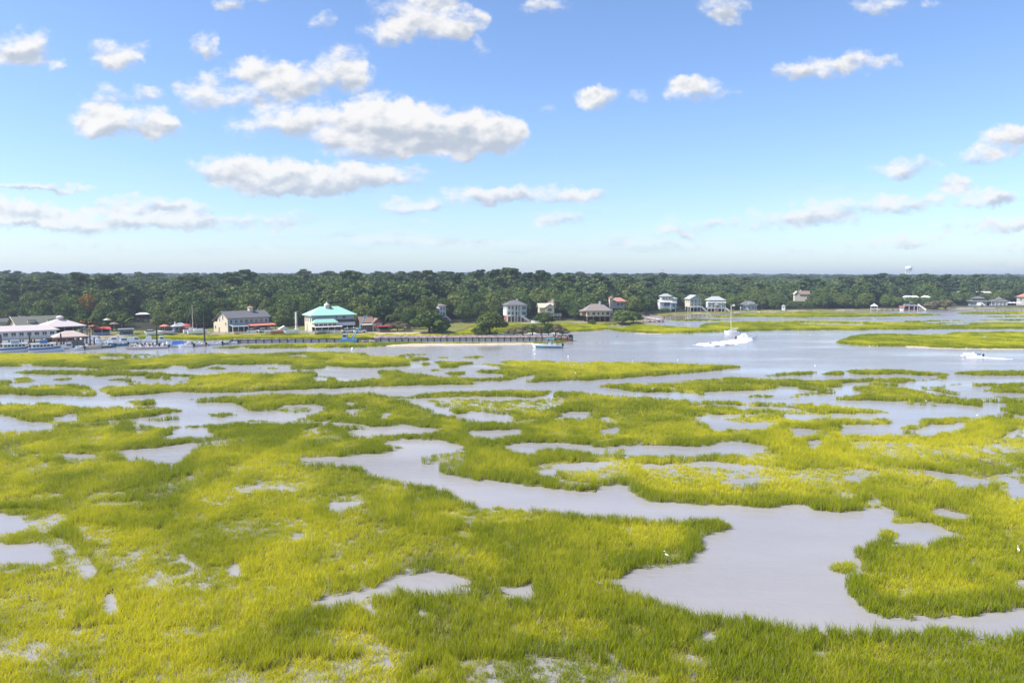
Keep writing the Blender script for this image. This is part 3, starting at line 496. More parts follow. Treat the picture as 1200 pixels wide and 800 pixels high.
nr_, nc_ = XX.shape; V = np.stack([XX, YY, zz], -1).reshape(-1, 3); idx = np.arange(nr_*nc_).reshape(nr_, nc_)
Fq = np.stack([idx[:-1,:-1], idx[:-1,1:], idx[1:,1:], idx[1:,:-1]], -1).reshape(-1, 4)
me = npmesh('ground', V, Fq, None)
col = np.zeros((nr_, nc_, 4), np.float32); col[..., 3] = 1
n_ = fbm(XX*.5, YY*.5, 4)[..., None]
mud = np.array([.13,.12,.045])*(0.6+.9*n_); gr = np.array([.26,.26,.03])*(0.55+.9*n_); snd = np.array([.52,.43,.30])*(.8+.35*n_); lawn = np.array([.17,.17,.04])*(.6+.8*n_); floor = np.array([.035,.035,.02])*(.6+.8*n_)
farm = np.clip((YY-150)/60, 0, 1)[..., None]
c = mud*(1-farm)+gr*farm; c = np.where((cv_ < .01)[..., None], mud*1.3, c); s_ = YY-shoreY(XX, YY)
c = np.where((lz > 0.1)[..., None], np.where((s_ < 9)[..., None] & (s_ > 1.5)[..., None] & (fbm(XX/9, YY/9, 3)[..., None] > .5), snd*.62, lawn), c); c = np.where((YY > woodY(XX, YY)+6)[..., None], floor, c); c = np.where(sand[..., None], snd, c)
col[..., :3] = c
ca = me.color_attributes.new('soil', 'FLOAT_COLOR', 'POINT'); ca.data.foreach_set('color', col.reshape(-1))
gm = bpy.data.materials.new('soil'); gm.use_nodes = True; nt = gm.node_tree; b = nt.nodes['Principled BSDF']; b.inputs['Roughness'].default_value = .95; b.inputs['Specular IOR Level'].default_value = .15
a_ = nt.nodes.new('ShaderNodeAttribute'); a_.attribute_name = 'soil'; gg = nt.nodes.new('ShaderNodeNewGeometry'); nn = nt.nodes.new('ShaderNodeTexNoise'); nn.inputs['Scale'].default_value = 1.7; nn.inputs['Detail'].default_value = 6; nt.links.new(gg.outputs['Position'], nn.inputs['Vector'])
mr_ = nt.nodes.new('ShaderNodeMapRange'); mr_.inputs[3].default_value = .5; mr_.inputs[4].default_value = 1.5; nt.links.new(nn.outputs['Fac'], mr_.inputs[0])
mm_ = nt.nodes.new('ShaderNodeVectorMath'); mm_.operation = 'SCALE'; nt.links.new(a_.outputs['Color'], mm_.inputs[0]); nt.links.new(mr_.outputs[0], mm_.inputs['Scale']); nt.links.new(mm_.outputs[0], b.inputs['Base Color'])
me.materials.append(gm); me.polygons.foreach_set('use_smooth', [True]*len(me.polygons))
tagobj(lk('ground', me), kind='structure')

# ------------------------------------------------------------------ instancing for uncountable stuff
def hidden_proto(col, name, mesh):
    o = bpy.data.objects.new(name, mesh); col.objects.link(o); return o
def scatter(name, pts, rot, scl, idx, tint, col):
    me = bpy.data.meshes.new(name); me.vertices.add(len(pts)); me.vertices.foreach_set('co', np.asarray(pts, np.float32).ravel())
    for nm, tp, data in (('rot','FLOAT_VECTOR',rot),('scl','FLOAT_VECTOR',scl)):
        a = me.attributes.new(nm, tp, 'POINT'); a.data.foreach_set('vector', np.asarray(data, np.float32).ravel())
    a = me.attributes.new('idx', 'INT', 'POINT'); a.data.foreach_set('value', np.asarray(idx, np.int32))
    a = me.attributes.new('tint', 'FLOAT', 'POINT'); a.data.foreach_set('value', np.asarray(tint, np.float32))
    me.update(); o = lk(name, me)
    ng = bpy.data.node_groups.new(name, 'GeometryNodeTree'); ng.interface.new_socket('Geometry', in_out='INPUT', socket_type='NodeSocketGeometry'); ng.interface.new_socket('Geometry', in_out='OUTPUT', socket_type='NodeSocketGeometry')
    N = ng.nodes; gi = N.new('NodeGroupInput'); go = N.new('NodeGroupOutput'); ip = N.new('GeometryNodeInstanceOnPoints'); ci = N.new('GeometryNodeCollectionInfo')
    ci.inputs['Collection'].default_value = col; ci.inputs['Separate Children'].default_value = True; ci.inputs['Reset Children'].default_value = True
    def na(nm, t):
        n = N.new('GeometryNodeInputNamedAttribute'); n.data_type = t; n.inputs['Name'].default_value = nm; return n.outputs['Attribute']
    l = ng.links; l.new(gi.outputs[0], ip.inputs['Points']); l.new(ci.outputs[0], ip.inputs['Instance']); ip.inputs['Pick Instance'].default_value = True
    l.new(na('idx','INT'), ip.inputs['Instance Index']); l.new(na('rot','FLOAT_VECTOR'), ip.inputs['Rotation']); l.new(na('scl','FLOAT_VECTOR'), ip.inputs['Scale']); l.new(ip.outputs[0], go.inputs[0])
    md = o.modifiers.new('scatter', 'NODES'); md.node_group = ng
    return o

# ------------------------------------------------------------------ marsh grass
def tuft(nb, width, spread, lean, seed):
    r = np.random.default_rng(seed); V = []; Fc = []
    for k in range(nb):
        a = r.uniform(0, 2*math.pi); q = spread*math.sqrt(r.random()); bx, by = q*math.cos(a), q*math.sin(a); h = r.uniform(.62, 1.05)
        la = r.uniform(0, 2*math.pi); ln = lean*r.uniform(.2, 1)*h; fa = r.uniform(0, math.pi); wx, wy = math.cos(fa)*width/2, math.sin(fa)*width/2
        b = len(V)
        for t, w in ((0, .8), (.55, 1), (1, .12)):
            ox, oy = ln*t*t*math.cos(la), ln*t*t*math.sin(la)
            V += [(bx+ox-wx*w, by+oy-wy*w, h*t), (bx+ox+wx*w, by+oy+wy*w, h*t)]
        Fc += [(b,b+1,b+3,b+2),(b+2,b+3,b+5,b+4)]
    return npmesh('tuft', V, Fc, 'marsh_blade')
gc = bpy.data.collections.new('marsh_grass_forms')
for i in range(4): hidden_proto(gc, 'grass_form_a%d' % i, tuft(18, .027, .27, .38, 100+i))
for i in range(3): hidden_proto(gc, 'grass_form_b%d' % i, tuft(20, .05, .42, .34, 200+i))
for i in range(3): hidden_proto(gc, 'grass_form_c%d' % i, tuft(22, .11, .80, .30, 300+i))
PT, SC, IX, TI = [], [], [], []
for (ya, yb, dens_, i0, ni, um) in ((22, 62, 16, 0, 4, .96), (62, 100, 9, 0, 4, .88), (100, 190, 4.4, 4, 3, .84), (190, 300, 1.9, 7, 3, .82), (300, 480, 1.1, 7, 3, .80)):
    n = int(dens_*um*(yb*yb-ya*ya)); Y = np.sqrt(rng.uniform(ya*ya, yb*yb, n)); X = Y*rng.uniform(-um, um, n)
    c0 = cover(X, Y); k = (c0 > 0.01) & (landz(X, Y) < 0.25); X, Y, c0 = X[k], Y[k], c0[k]
    # stem density: clumpy inside the sparse stands
    cl = fbm(X*.55+5, Y*.55*.6+2, 3); cl2 = fbm(X*.16+50, Y*.09+20, 3)
    p = np.where(c0 > .9, np.clip(1.05-1.6*np.clip(cl2-.60, 0, 1)*6*.5, .35, 1), np.clip((cl-.5)*2.2+c0*1.1+.2+.12*(Y < 62), .18, .95))
    k = rng.random(len(X)) < p; X, Y, c0, cl, cl2, p = X[k], Y[k], c0[k], cl[k], cl2[k], p[k]
    # nearness to open water
    e = np.zeros(len(X)); rr_ = 0.9+.006*Y
    for a in range(8): e += cover(X+rr_*math.cos(a*math.pi/4), Y+2.2*rr_*math.sin(a*math.pi/4)) < .1
    e = e/8
    tall = np.clip((fbm(X*.085+1, Y*.10+30, 3)-.50)/.05, 0, 1); tall = np.maximum(tall*.8, np.clip(e*3, 0, 1))*(c0 > .9)
    H = (.50+.30*tall+.25*(fbm(X*.4+8, Y*.3, 2)-.5))*np.where(c0 < .9, .72, 1.0)
    ok = np.zeros(len(X), bool); S_ = np.ones(len(X))
    pxb, pyb = proj(X, Y, 0.0); _, pyt = proj(X, Y, H); hp = pyb-pyt
    for s in (1.0, .8, .62, .45, .3):
        inn = cover(X, Y, H*s*.62) > .01
        if s < 1:                                                       # only thin tongues of marsh carry low grass
            dpy = hp*s*2.0; Yf = Y*(1-dpy/np.maximum(pyb-325+dpy, 1)); inn &= ~(cover(X*Yf/Y, Yf) > .01)
        new = inn & ~ok; S_[new] = s; ok |= inn
    X, Y, c0, cl, cl2, e, H, S_ = [q[ok] for q in (X, Y, c0, cl, cl2, e, H, S_)]; tall = tall[ok]
    n = len(X); H = H*S_*rng.uniform(.85, 1.12, n); w = rng.uniform(.85, 1.2, n)*np.sqrt(np.clip(S_, .5, 1))
    PT.append(np.stack([X, Y, np.full(n, -.03)], -1)); SC.append(np.stack([w, w, H], -1)); IX.append(rng.integers(i0, i0+ni, n))
    big = fbm(X*.05+9, Y*.028+4, 4); mid = fbm(X*.35, Y*.2, 3)
    TI.append(np.clip(.60 + (big-.5)*1.5 + (mid-.5)*1.3 - .30*np.clip(e*2.2, 0, 1) - .32*tall + .08 + rng.uniform(-.08, .08, n), 0.0, 1.15))
PT, SC, IX, TI = np.concatenate(PT), np.concatenate(SC), np.concatenate(IX), np.concatenate(TI)
RT = np.zeros_like(PT); RT[:, 2] = rng.uniform(0, 2*math.pi, len(PT)); RT[:, 0] = rng.normal(0, .06, len(PT)); RT[:, 1] = rng.normal(0.05, .06, len(PT))
print('grass tufts', len(PT))
o = scatter('marsh_grass', PT, RT, SC, IX, TI, gc); tagobj(o, 'yellow green cordgrass covering the flooded salt marsh', None, None, 'stuff')
# ------------------------------------------------------------------ trees
def site(px, py):
    p = at(px, py, .6); z = max(LZ(p.x, p.y), 0)
    return Vector((p.x, p.y, z))
def facing(p): return -math.atan2(p.x, p.y)
def crown_mesh(name, lobes, nq, size, material, seed, core=.80, flat=.55):
    r = np.random.default_rng(seed); V = []; Fc = []
    w = np.array([l[3]*l[4] for l in lobes]); w = w/w.sum(); ch = r.choice(len(lobes), nq, p=w)
    L_ = np.array(lobes)[ch]; d = r.normal(size=(nq, 3)); d[:, 2] = d[:, 2]*.9+.25; d /= np.linalg.norm(d, axis=1)[:, None]
    rr = r.uniform(.78, 1.10, nq)[:, None]; bumps = 1+.14*np.sin(d[:, :1]*7+L_[:, :1])*np.cos(d[:, 1:2]*6)
    c = L_[:, :3] + d*rr*bumps*np.stack([L_[:, 3], L_[:, 3], L_[:, 4]], 1)
    n = d*flat + r.normal(size=(nq, 3))*.55; n /= np.linalg.norm(n, axis=1)[:, None]
    a = np.cross(n, r.normal(size=(nq, 3))); a /= np.linalg.norm(a, axis=1)[:, None]; b = np.cross(n, a)
    s = (size*r.uniform(.55, 1.25, nq))[:, None]; s2 = s*r.uniform(.5, .95, nq)[:, None]
    Q = np.stack([c-a*s-b*s2*.4, c+a*s*.3-b*s2, c+a*s+b*s2*.3, c-a*s*.2+b*s2], 1).reshape(-1, 3)
    Fq = np.arange(nq*4).reshape(-1, 4)
    # dark inner mass of each bough so that the crown is not see-through
    vs = [Q]; fs = [Fq]; base = nq*4; M, N = 6, 9
    for (x, y, z, rx, rz) in lobes:
        t = np.linspace(0, math.pi, M); p = np.linspace(0, 2*math.pi, N, endpoint=False); T, Pp = np.meshgrid(t, p, indexing='ij')
        j = core*r.uniform(.88, 1.08, T.shape)
        vs.append(np.stack([x+rx*j*np.sin(T)*np.cos(Pp), y+rx*j*np.sin(T)*np.sin(Pp), z+rz*j*np.cos(T)], -1).reshape(-1, 3))
        ii = np.arange(M*N).reshape(M, N); fs.append(np.stack([ii[:-1], np.roll(ii[:-1], -1, 1), np.roll(ii[1:], -1, 1), ii[1:]], -1).reshape(-1, 4)+base); base += M*N
    return npmesh(name, np.concatenate(vs), np.concatenate(fs), material)
def oak_lobes(r, R_, H, k=11):                                # crown radius R_, height H
    out = [(0, 0, H*.55, R_*.66, H*.36)]
    for i in range(k):
        a = i*2.4+r.uniform(-.5, .5); q = R_*math.sqrt((i+.7)/k)*.72; s = R_*r.uniform(.27, .44)
        out.append((q*math.cos(a), q*math.sin(a), H*(.76-.58*(q/R_)**1.3)+r.uniform(-.06, .09)*H, s, s*r.uniform(.7, .95)))
    return out
def pine_lobes(r, R_, H):
    out = []
    for i in range(9):
        t = i/8; a = i*2.4; q = R_*(.55-.35*t)*r.uniform(.5, 1.1); s = R_*(.46-.2*t)*r.uniform(.8, 1.15)
        out.append((q*math.cos(a), q*math.sin(a), H*(.50+.46*t), s, s*.55))
    return out
def trunk_mesh(r, H, R_, pine=False):
    m = MB(); rb = .018*H+.08
    if pine:
        m.tube((0,0,-.5), (.1,0,H*.5), rb, rb*.7); m.tube((.1,0,H*.5), (.15,.1,H*.95), rb*.7, .05)
        for i in range(6):
            a = i*2.4; z = H*(.5+.07*i); m.tube((.1,0,z), (.1+R_*.5*math.cos(a), R_*.5*math.sin(a), z+.5), .07, .03, 5)
    else:
        m.tube((0,0,-.5), (.15,.1,H*.32), rb*1.25, rb)
        for i in range(6):
            a = i*1.05+r.uniform(-.2, .2); q = R_*r.uniform(.35, .6); mid = (q*.45*math.cos(a), q*.45*math.sin(a), H*.46)
            m.tube((.15,.1,H*.30), mid, rb*.55, rb*.4, 6); m.tube(mid, (q*math.cos(a), q*math.sin(a), H*.66), rb*.4, .05, 6)
    return m
PR = {}
def proto(kind, i, leaf, R_, H, nq, size, lod=''):
    r = random.Random(1000*i+len(kind)); key = kind+leaf+lod+str(i)
    lb = pine_lobes(r, R_, H) if kind == 'pine' else oak_lobes(r, R_, H)
    PR[key] = (crown_mesh('crown', lb, nq, size, leaf, 50+i, core=.70 if kind == 'pine' else .82),)
    t = trunk_mesh(r, H, R_, kind == 'pine').mesh('trunk'); t.materials.append(MATS['bark']); PR[key] += (t, R_, H)
    return PR[key]
OAKS = [proto('oak', i, 'oak_leaf', 5.6, 12, 3000, .42) for i in range(4)]
OLIV = [proto('oak', 10+i, 'olive_leaf', 5.2, 11, 2600, .42) for i in range(2)]
PINS = [proto('pine', i, 'pine_needle', 4.6, 18, 1900, .42) for i in range(3)]
# buildings stand in clearings: (left, right, ground row) as seen from the water; trees in front of them are left out
CLEAR = [(-20,84,391),(150,180,379),(158,178,377),(202,226,388),(250,328,387),(344,352,387),(352,448,386),(446,460,385),(510,524,376),(586,620,375),(628,657,374.5),(684,722,375),(707,722,366),(721,735,366),
         (769,794,363.5),(799,830,363.5),(826,852,363.5),(868,887,362.5),(1018,1030,361),(1056,1080,361.5),(1137,1154,358),(1162,1184,358),(1190,1206,357),(1112,1200,358)]
CLR = [(a, b, site(0.5*(a+b), c).y) for a, b, c in CLEAR]
ROOFS = [(1055,1078,360,38,346.5),(1080,1088,360,36,346.5),(1114,1125,360,95,341),(1142,1160,360,90,342.5),(928,946,362,45,352)]
ROOFS = [(a, b, site(.5*(a+b), c).y+d, e) for a, b, c, d, e in ROOFS]
def w0(R_, y): return R_*.9*F/y
def blocked(x, y, R_):
    px, _ = proj(x, y, 2.0); w = R_*.75*F/y
    for a, b, Yh in CLR:
        if a-w*.7 < px < b+w*.7 and y < Yh+9: return True
    for a, b, Yh, v in ROOFS:
        if a-w*.5 < px < b+w*.5 and Yh-7 < y < Yh+7: return True
    return False
cand = []
for (ya, yb, st) in ((230, 640, 7.6), (640, 1500, 12.0), (1500, 4800, 20.0)):
    n = int((2*.86*yb)/st)
    for iy in range(int((yb-ya)/st)):
        y0 = ya+iy*st; half = int(.86*y0/st)+1; xs = (np.arange(-half, half)+rng.uniform(-.42, .42, 2*half))*st; ys = y0+rng.uniform(-.42, .42, 2*half)*st
        ok = ys > woodY(xs, ys)+rng.uniform(0, 5, len(xs)); cand.append(np.stack([xs[ok], ys[ok]], 1))
cand = np.concatenate(cand); b_ = cand[:, 1]-woodY(cand[:, 0], cand[:, 1]); zz_ = landz(cand[:, 0], cand[:, 1])
print('tree sites', len(cand))
near, rest = [], []
for (x, y), b, z in zip(cand, b_, zz_):
    u = x/y; h = (7.4+8.5*min(1, max(b, 0)/95)**.8)*random.uniform(.72, 1.26) + 6.5*(float(fbm(np.array([x/75+3]), np.array([y/150]), 2)[0])-.5)*min(1, max(b, 0)/60)
    if y > 1500: h *= 1.1
    R_ = h*random.uniform(.42, .52)
    if y < 640 and blocked(x, y, R_): continue
    if u > .22: h = h*.97 - 1.0*min(1, max(b, 0)/60)
    pxx, _ = proj(x, y, 2.0)
    for a, b2, Yh, v in ROOFS:
        if a-w0(R_, y) < pxx < b2+w0(R_, y) and y < Yh: h = min(h, (CAMH-(v-325)/F*y-z)*random.uniform(.86, .99)); R_ = min(R_, h*.55)
    q = random.random(); big = float(vnoise(np.array([x/60]), np.array([y/90]))[0])
    kind = 'pine' if (b > 35 and q < .12+.25*(big > .6)) else ('olive' if q > .86 - .1*(big < .3) else 'oak')
    rec = (x, y, z, h*(1.12 if kind == 'pine' else 1), R_, kind, b)
    (near if (abs(u) < .72 and y < 620) else rest).append(rec)
near.sort(key=lambda t: t[6]*3 + t[1]*.25)
NT = 270
ZONES = [(90,'the olive-roofed restaurant'),(150,'the red umbrellas'),(245,'the purple hut'),(342,'the cream restaurant'),(440,'the mint-roofed restaurant'),(548,'the largest round bush'),(625,'the white-columned house'),(672,'the beige gabled stilt house'),(765,'the brown-roofed house'),(860,'the three pale waterfront houses'),(960,'the low blue-grey house'),(1095,'the dark boathouse'),(1400,'the tan bank far right')]
NAMES = {'oak': ('oak_tree', 'dark rounded oak', 'dark oaks'), 'olive': ('oak_tree', 'pale olive rounded oak', 'pale olive oaks'), 'pine': ('pine_tree', 'tall narrow dark pine', 'tall pines')}
def put_tree(x, y, z, h, R_, kind, label, group, name=None, pr=None, cat='tree'):
    P_ = pr or random.choice({'oak': OAKS, 'olive': OLIV, 'pine': PINS}[kind])
    t = thing(name or NAMES[kind][0], label, cat, (x, y, z), random.uniform(0, 6.28), group)
    t.scale = (R_/P_[2], R_/P_[2], h/P_[3]); lk('trunk', P_[1], t); lk('crown', P_[0], t); return t
for (x, y, z, h, R_, kind, b) in near[:NT]:
    px, _ = proj(x, y, 5.0); zn = next(s for lim, s in ZONES if px < lim)
    row = 'front edge' if b < 14 else 'depth'
    ph = 'at the front of the wood' if b < 14 else 'deeper in the wood'
    put_tree(x, y, z, h, R_, kind, '%s %s behind %s' % (NAMES[kind][1], ph, zn), '%s %s behind %s' % (NAMES[kind][2], ph, zn))
# trees and bushes that stand out
def special(px, py, h, R_, leaf, label, name, cat, dY=0, seed=0, nq=2600, group=None):
    p = site(px, py); p = Vector((p.x*(p.y+dY)/p.y, p.y+dY, 0)); p.z = LZ(p.x, p.y)
    if p.z < 0: p.z = 0.0
    key = ('sp', leaf, seed)
    if key not in PR: PR[key] = proto('oak', 70+seed+len(leaf), leaf, 5, 10, nq, .40, 'sp%d' % seed)
    pr = PR[key]; t = thing(name, label, cat, p, random.uniform(0, 6), group); t.scale = (R_/5, R_/5, h/10); lk('trunk', pr[1], t); lk('crown', pr[0], t); return t
special(104,386,13.5,4.6,'rust_leaf','rusty autumn-coloured tree rising above the dark oaks','autumn_tree','tree',22)
special(203,379,14,5,'olive_leaf','yellowish green tree high in the wood left of the mast','yellowing_tree','tree',30)
special(292,378,12.6,5.5,'rust_leaf','reddish brown tree crown just behind the cream restaurant chimney','autumn_tree','tree',16)
special(312,380,10.5,4,'olive_leaf','small bright olive tree right of the restaurant chimney','olive_tree','tree',9)
special(330,386,5.4,3.6,'olive_leaf','low olive bush between the cream restaurant and the white pillar','shrub','shrub',6)
special(192,387,6.2,4.2,'scrub_leaf','grey green rounded bush left of the purple hut','shrub','shrub',6)
special(503,389,8.2,7.2,'oak_leaf','very large rounded dark bush on the bank behind the seawall','shrub','shrub',0,1)
special(518,389.5,5.5,3.6,'oak_leaf','smaller dark bush on the right flank of the largest bush','shrub','shrub',-1,2)
special(574,390,8.6,6.2,'olive_leaf','lone round-topped olive tree standing on the marsh before the white-columned house','lone_tree','tree',0,3)
special(561,390.5,3,3.2,'oak_leaf','low dark bush at the left foot of the lone round tree','shrub','shrub',0,4)
for i, (px, h, R_, lf) in enumerate([(602,3,3.4,'scrub_leaf'),(613,3.6,3.6,'scrub_leaf'),(624,4.4,3.4,'olive_leaf'),(634,3.6,3,'scrub_leaf'),(643,4.6,2.6,'oak_leaf'),(651,4.2,3.2,'scrub_leaf'),(659,3,2.6,'scrub_leaf')]):
    special(px, 391, h, R_, lf, {'oak_leaf': 'dark green upright bush in the scrub row on the spit', 'olive_leaf': 'tall olive bush in the middle of the scrub row on the spit', 'scrub_leaf': 'bare brownish bush in the scrub row on the spit'}[lf], 'shrub', 'shrub', 0, i % 3, 1500, 'bushes in the scrub row on the spit')
for i, (px, py, h, R_) in enumerate([(466,388,4,3),(474,388.5,3.4,2.6),(456,388,3.2,2.4)]):
    special(px, py, h, R_, 'scrub_leaf', 'brownish bush between the red-roofed house and the largest bush', 'shrub', 'shrub', 0, i % 3, 1500, 'brown bushes left of the largest bush')
for i, (px, h, R_) in enumerate([(1098,6,6),(1108,6.6,6),(1090,5,5)]):
    special(px, 361.5, h, R_, 'scrub_leaf', 'grey brown bush on the far bank at the left end of the tan bank', 'shrub', 'shrub', 2, i % 3, 1500, 'grey brown bushes at the left end of the tan bank')
special(742,378,5,4,'oak_leaf','dark bush on the point right of the brown-roofed house','shrub','shrub',3,2)
special(729,379,7,6,'oak_leaf','broad dark bush filling the gap right of the brown-roofed house','shrub','shrub',2,1)
special(694,378.5,2.4,1.9,'olive_leaf','small rounded bush in front of the brown-roofed house','shrub','shrub',-2,0)
special(791,364.5,4,4,'oak_leaf','dark bush between the white and the sage waterfront houses','shrub','shrub',-2,2)
special(778,366,2.6,4,'oak_leaf','low dark bush below the white waterfront house','shrub','shrub',-2,4)
special(638,379,6,4.6,'oak_leaf','dark rounded tree between the white-columned and beige stilt houses','oak_tree','tree',-3,1)
special(1124,357.5,5,6,'oak_leaf','dark bush on the tan bank left of the grey pagoda-roofed house','shrub','shrub',3,2)
special(1158,357.5,4.4,5,'oak_leaf','dark bush between the two grey-roofed houses on the tan bank','shrub','shrub',2,4)
# palms
def palm(px, py, h, label, dY=0):
    p = site(px, py); p = Vector((p.x, p.y+dY, max(LZ(p.x, p.y+dY), 0))); r = random.Random(int(px*7))
    t = thing('palm_tree', label, 'palm', p); m = MB(); m.tube((0,0,-.3),(.15,0,h*.5),.24,.18); m.tube((.15,0,h*.5),(.25,.1,h),.18,.16); m.build('trunk','bark',t)
    f = MB()
    for i in range(22):
        a = i*2.4; el = r.uniform(-.5, 1.0); l = r.uniform(1.5, 2.1); pts = []
        for s in range(5):
            q = s/4; pts.append(Vector((.25+math.cos(a)*l*q*math.cos(el*(1-q*.4)), .1+math.sin(a)*l*q*math.cos(el*(1-q*.4)), h+l*q*math.sin(el)-1.1*q*q)))
        for s in range(4):
            w0 = .10+.34*math.sin(math.pi*(s)/4+.2); w1 = .06+.34*math.sin(math.pi*(s+1)/4*.95); n_ = Vector((-math.sin(a), math.cos(a), 0))
            f.add([pts[s]-n_*w0+Vector((0,0,-.1)), pts[s]+n_*w0+Vector((0,0,-.1)), pts[s+1]+n_*w1+Vector((0,0,-.1)), pts[s+1]-n_*w1+Vector((0,0,-.1)), pts[s], pts[s+1]], [(0,4,5,3),(4,1,2,5)])
    f.build('crown','palm_frond',t); return t
palm(96,393,6.5,'palm at the left end of the red umbrella row'); palm(102,393,5.2,'shorter palm leaning over the dock stairs'); palm(109,393,6,'palm just left of the red awning bar')
palm(143,391,6.4,'palm right of the red awning bar'); palm(152,391,5.2,'low palm between two others on the marina bank'); palm(205,389,6.8,'palm behind the left end of the purple hut'); palm(211,389,7.2,'taller palm rising above the purple hut roof')
palm(378,388.5,6.2,'dark palm in front of the mint-roofed restaurant'); palm(456,388,5.4,'palm beside the red-roofed bar'); palm(757,370,6,'palm left of the white waterfront house')
# the rest of the wood, too many to count
wc = bpy.data.collections.new('wood_forms')
r_ = random.Random(5)
for i in range(4): hidden_proto(wc, 'wood_form_a%d' % i, crown_mesh('wood', oak_lobes(r_, 5.6, 12, 9), 1500, .60, 'oak_leaf', 300+i))
hidden_proto(wc, 'wood_form_b0', crown_mesh('wood', oak_lobes(r_, 5.2, 11, 9), 1400, .60, 'olive_leaf', 310))
for i in range(2): hidden_proto(wc, 'wood_form_c%d' % i, crown_mesh('wood', pine_lobes(r_, 4.6, 18), 1100, .60, 'pine_needle', 320+i, core=.7))
rest += near[NT:]
A = np.array([(x, y, z, h, R_, {'oak': 0, 'olive': 1, 'pine': 2}[k]) for x, y, z, h, R_, k, b in rest]); n = len(A); k = A[:, 5]
ix = np.where(k == 0, rng.integers(0, 4, n), np.where(k == 1, 4, rng.integers(5, 7, n)))
sw = np.where(k == 2, A[:, 4]/4.6, np.where(k == 1, A[:, 4]/5.2, A[:, 4]/5.6)); shh = np.where(k == 2, A[:, 3]/18, np.where(k == 1, A[:, 3]/11, A[:, 3]/12))
fw = np.where(A[:, 1] > 1500, 1.9, np.where(A[:, 1] > 640, 1.25, 1.0)); rt = np.zeros((n, 3)); rt[:, 2] = rng.uniform(0, 6.28, n)
o = scatter('woodland', A[:, :3], rt, np.stack([sw*fw, sw*fw, shh], -1), ix, rng.random(n), wc); tagobj(o, kind='stuff')
# ------------------------------------------------------------------ buildings
WINM = {}
def win_meshes(w, h, mull=1):
    k = (w, h, mull)
    if k not in WINM:
        f = MB(); t = .09
        f.box(-w/2-t, w/2+t, -.07, .0, -t, 0); f.box(-w/2-t, w/2+t, -.07, .0, h, h+t); f.box(-w/2-t, -w/2, -.07, 0, 0, h); f.box(w/2, w/2+t, -.07, 0, 0, h)
        for i in range(mull): x = -w/2+w*(i+1)/(mull+1); f.box(x-.03, x+.03, -.06, 0, 0, h)
        fm = f.mesh('window'); fm.materials.append(MATS['white_paint']); p = MB().box(-w/2, w/2, -.03, .01, 0, h).mesh('pane'); p.materials.append(MATS['glass']); WINM[k] = (fm, p)
    return WINM[k]
def window(par, x, y, z, w=1.0, h=1.4, side='F', mull=1):
    fm, pm = win_meshes(w, h, mull); o = lk('window', fm, par, (x, y, z), (0, 0, {'F': 0, 'L': -math.pi/2, 'R': math.pi/2}[side])); lk('pane', pm, o); return o
def door(par, x, y, z, w=1.0, h=2.1, m_='wood', side='F'):
    d = MB().box(-w/2, w/2, -.05, .02, 0, h).build('door', m_, par, (x, y, z)); d.rotation_euler = (0, 0, {'F': 0, 'L': -math.pi/2, 'R': math.pi/2}[side]); return d
def posts(par, xs, ys, z0, z1, r=.14, m_='white_paint', name='post'):
    for x in xs:
        for y in ys: MB().box(x-r, x+r, y-r, y+r, z0, z1).build(name, m_, par)
def railing(par, x0, x1, y, z, m_='white_paint', h=.95, step=.35, axis='x'):
    b = MB(); n = max(2, int((x1-x0)/step))
    for i in range(n+1):
        x = x0+(x1-x0)*i/n
        b.box(x-.025, x+.025, y-.02, y+.02, z, z+h-.07) if axis == 'x' else b.box(y-.02, y+.02, x-.025, x+.025, z, z+h-.07)
    b.box(x0, x1, y-.045, y+.045, z+h-.07, z+h) if axis == 'x' else b.box(y-.045, y+.045, x0, x1, z+h-.07, z+h)
    return b.build('railing', m_, par)
def stairs(par, x0, x1, y0, y1, z0, z1, m_='white_paint', n=9, axis='x', width=1.2, name='stairs'):
    b = MB()
    for i in range(n):
        t0, t1 = i/n, (i+1)/n; zt = z0+(z1-z0)*t1
        if axis == 'x': a = sorted((x0+(x1-x0)*t0, x0+(x1-x0)*t1)); b.box(a[0], a[1], y0, y0+width, zt-.12, zt)
        else: a = sorted((y0+(y1-y0)*t0, y0+(y1-y0)*t1)); b.box(x0, x0+width, a[0], a[1], zt-.12, zt)
    for o in (0, width-.08):
        if axis == 'x': b.add([(x0,y0+o,z0),(x1,y0+o,z1),(x1,y0+o,z1+.95),(x0,y0+o,z0+.95),(x0,y0+o+.07,z0),(x1,y0+o+.07,z1),(x1,y0+o+.07,z1+.95),(x0,y0+o+.07,z0+.95)], [(0,1,2,3),(7,6,5,4),(0,4,5,1),(3,2,6,7),(0,3,7,4),(1,5,6,2)])
    return b.build(name, m_, par)
def chimney(par, x, y, z0, z1, w=.9, m_='cream_paint', cap='brown_shingle'):
    c = MB().box(x-w/2, x+w/2, y-w/2, y+w/2, z0, z1).build('chimney', m_, par); MB().box(x-w/2-.12, x+w/2+.12, y-w/2-.12, y+w/2+.12, z1+.003, z1+.18).build('cap', cap, c); return c
def bld(name, label, cat, px, py, yaw, dz=0, dY=0):
    p = site(px, py)
    if dY: p = Vector((p.x*(p.y+dY)/p.y, p.y+dY, 0)); p.z = LZ(p.x, p.y)
    t = thing(name, label, cat, (p.x, p.y, p.z+dz), facing(p)+rad(yaw)); t.scale = (.86,.86,.86); return t

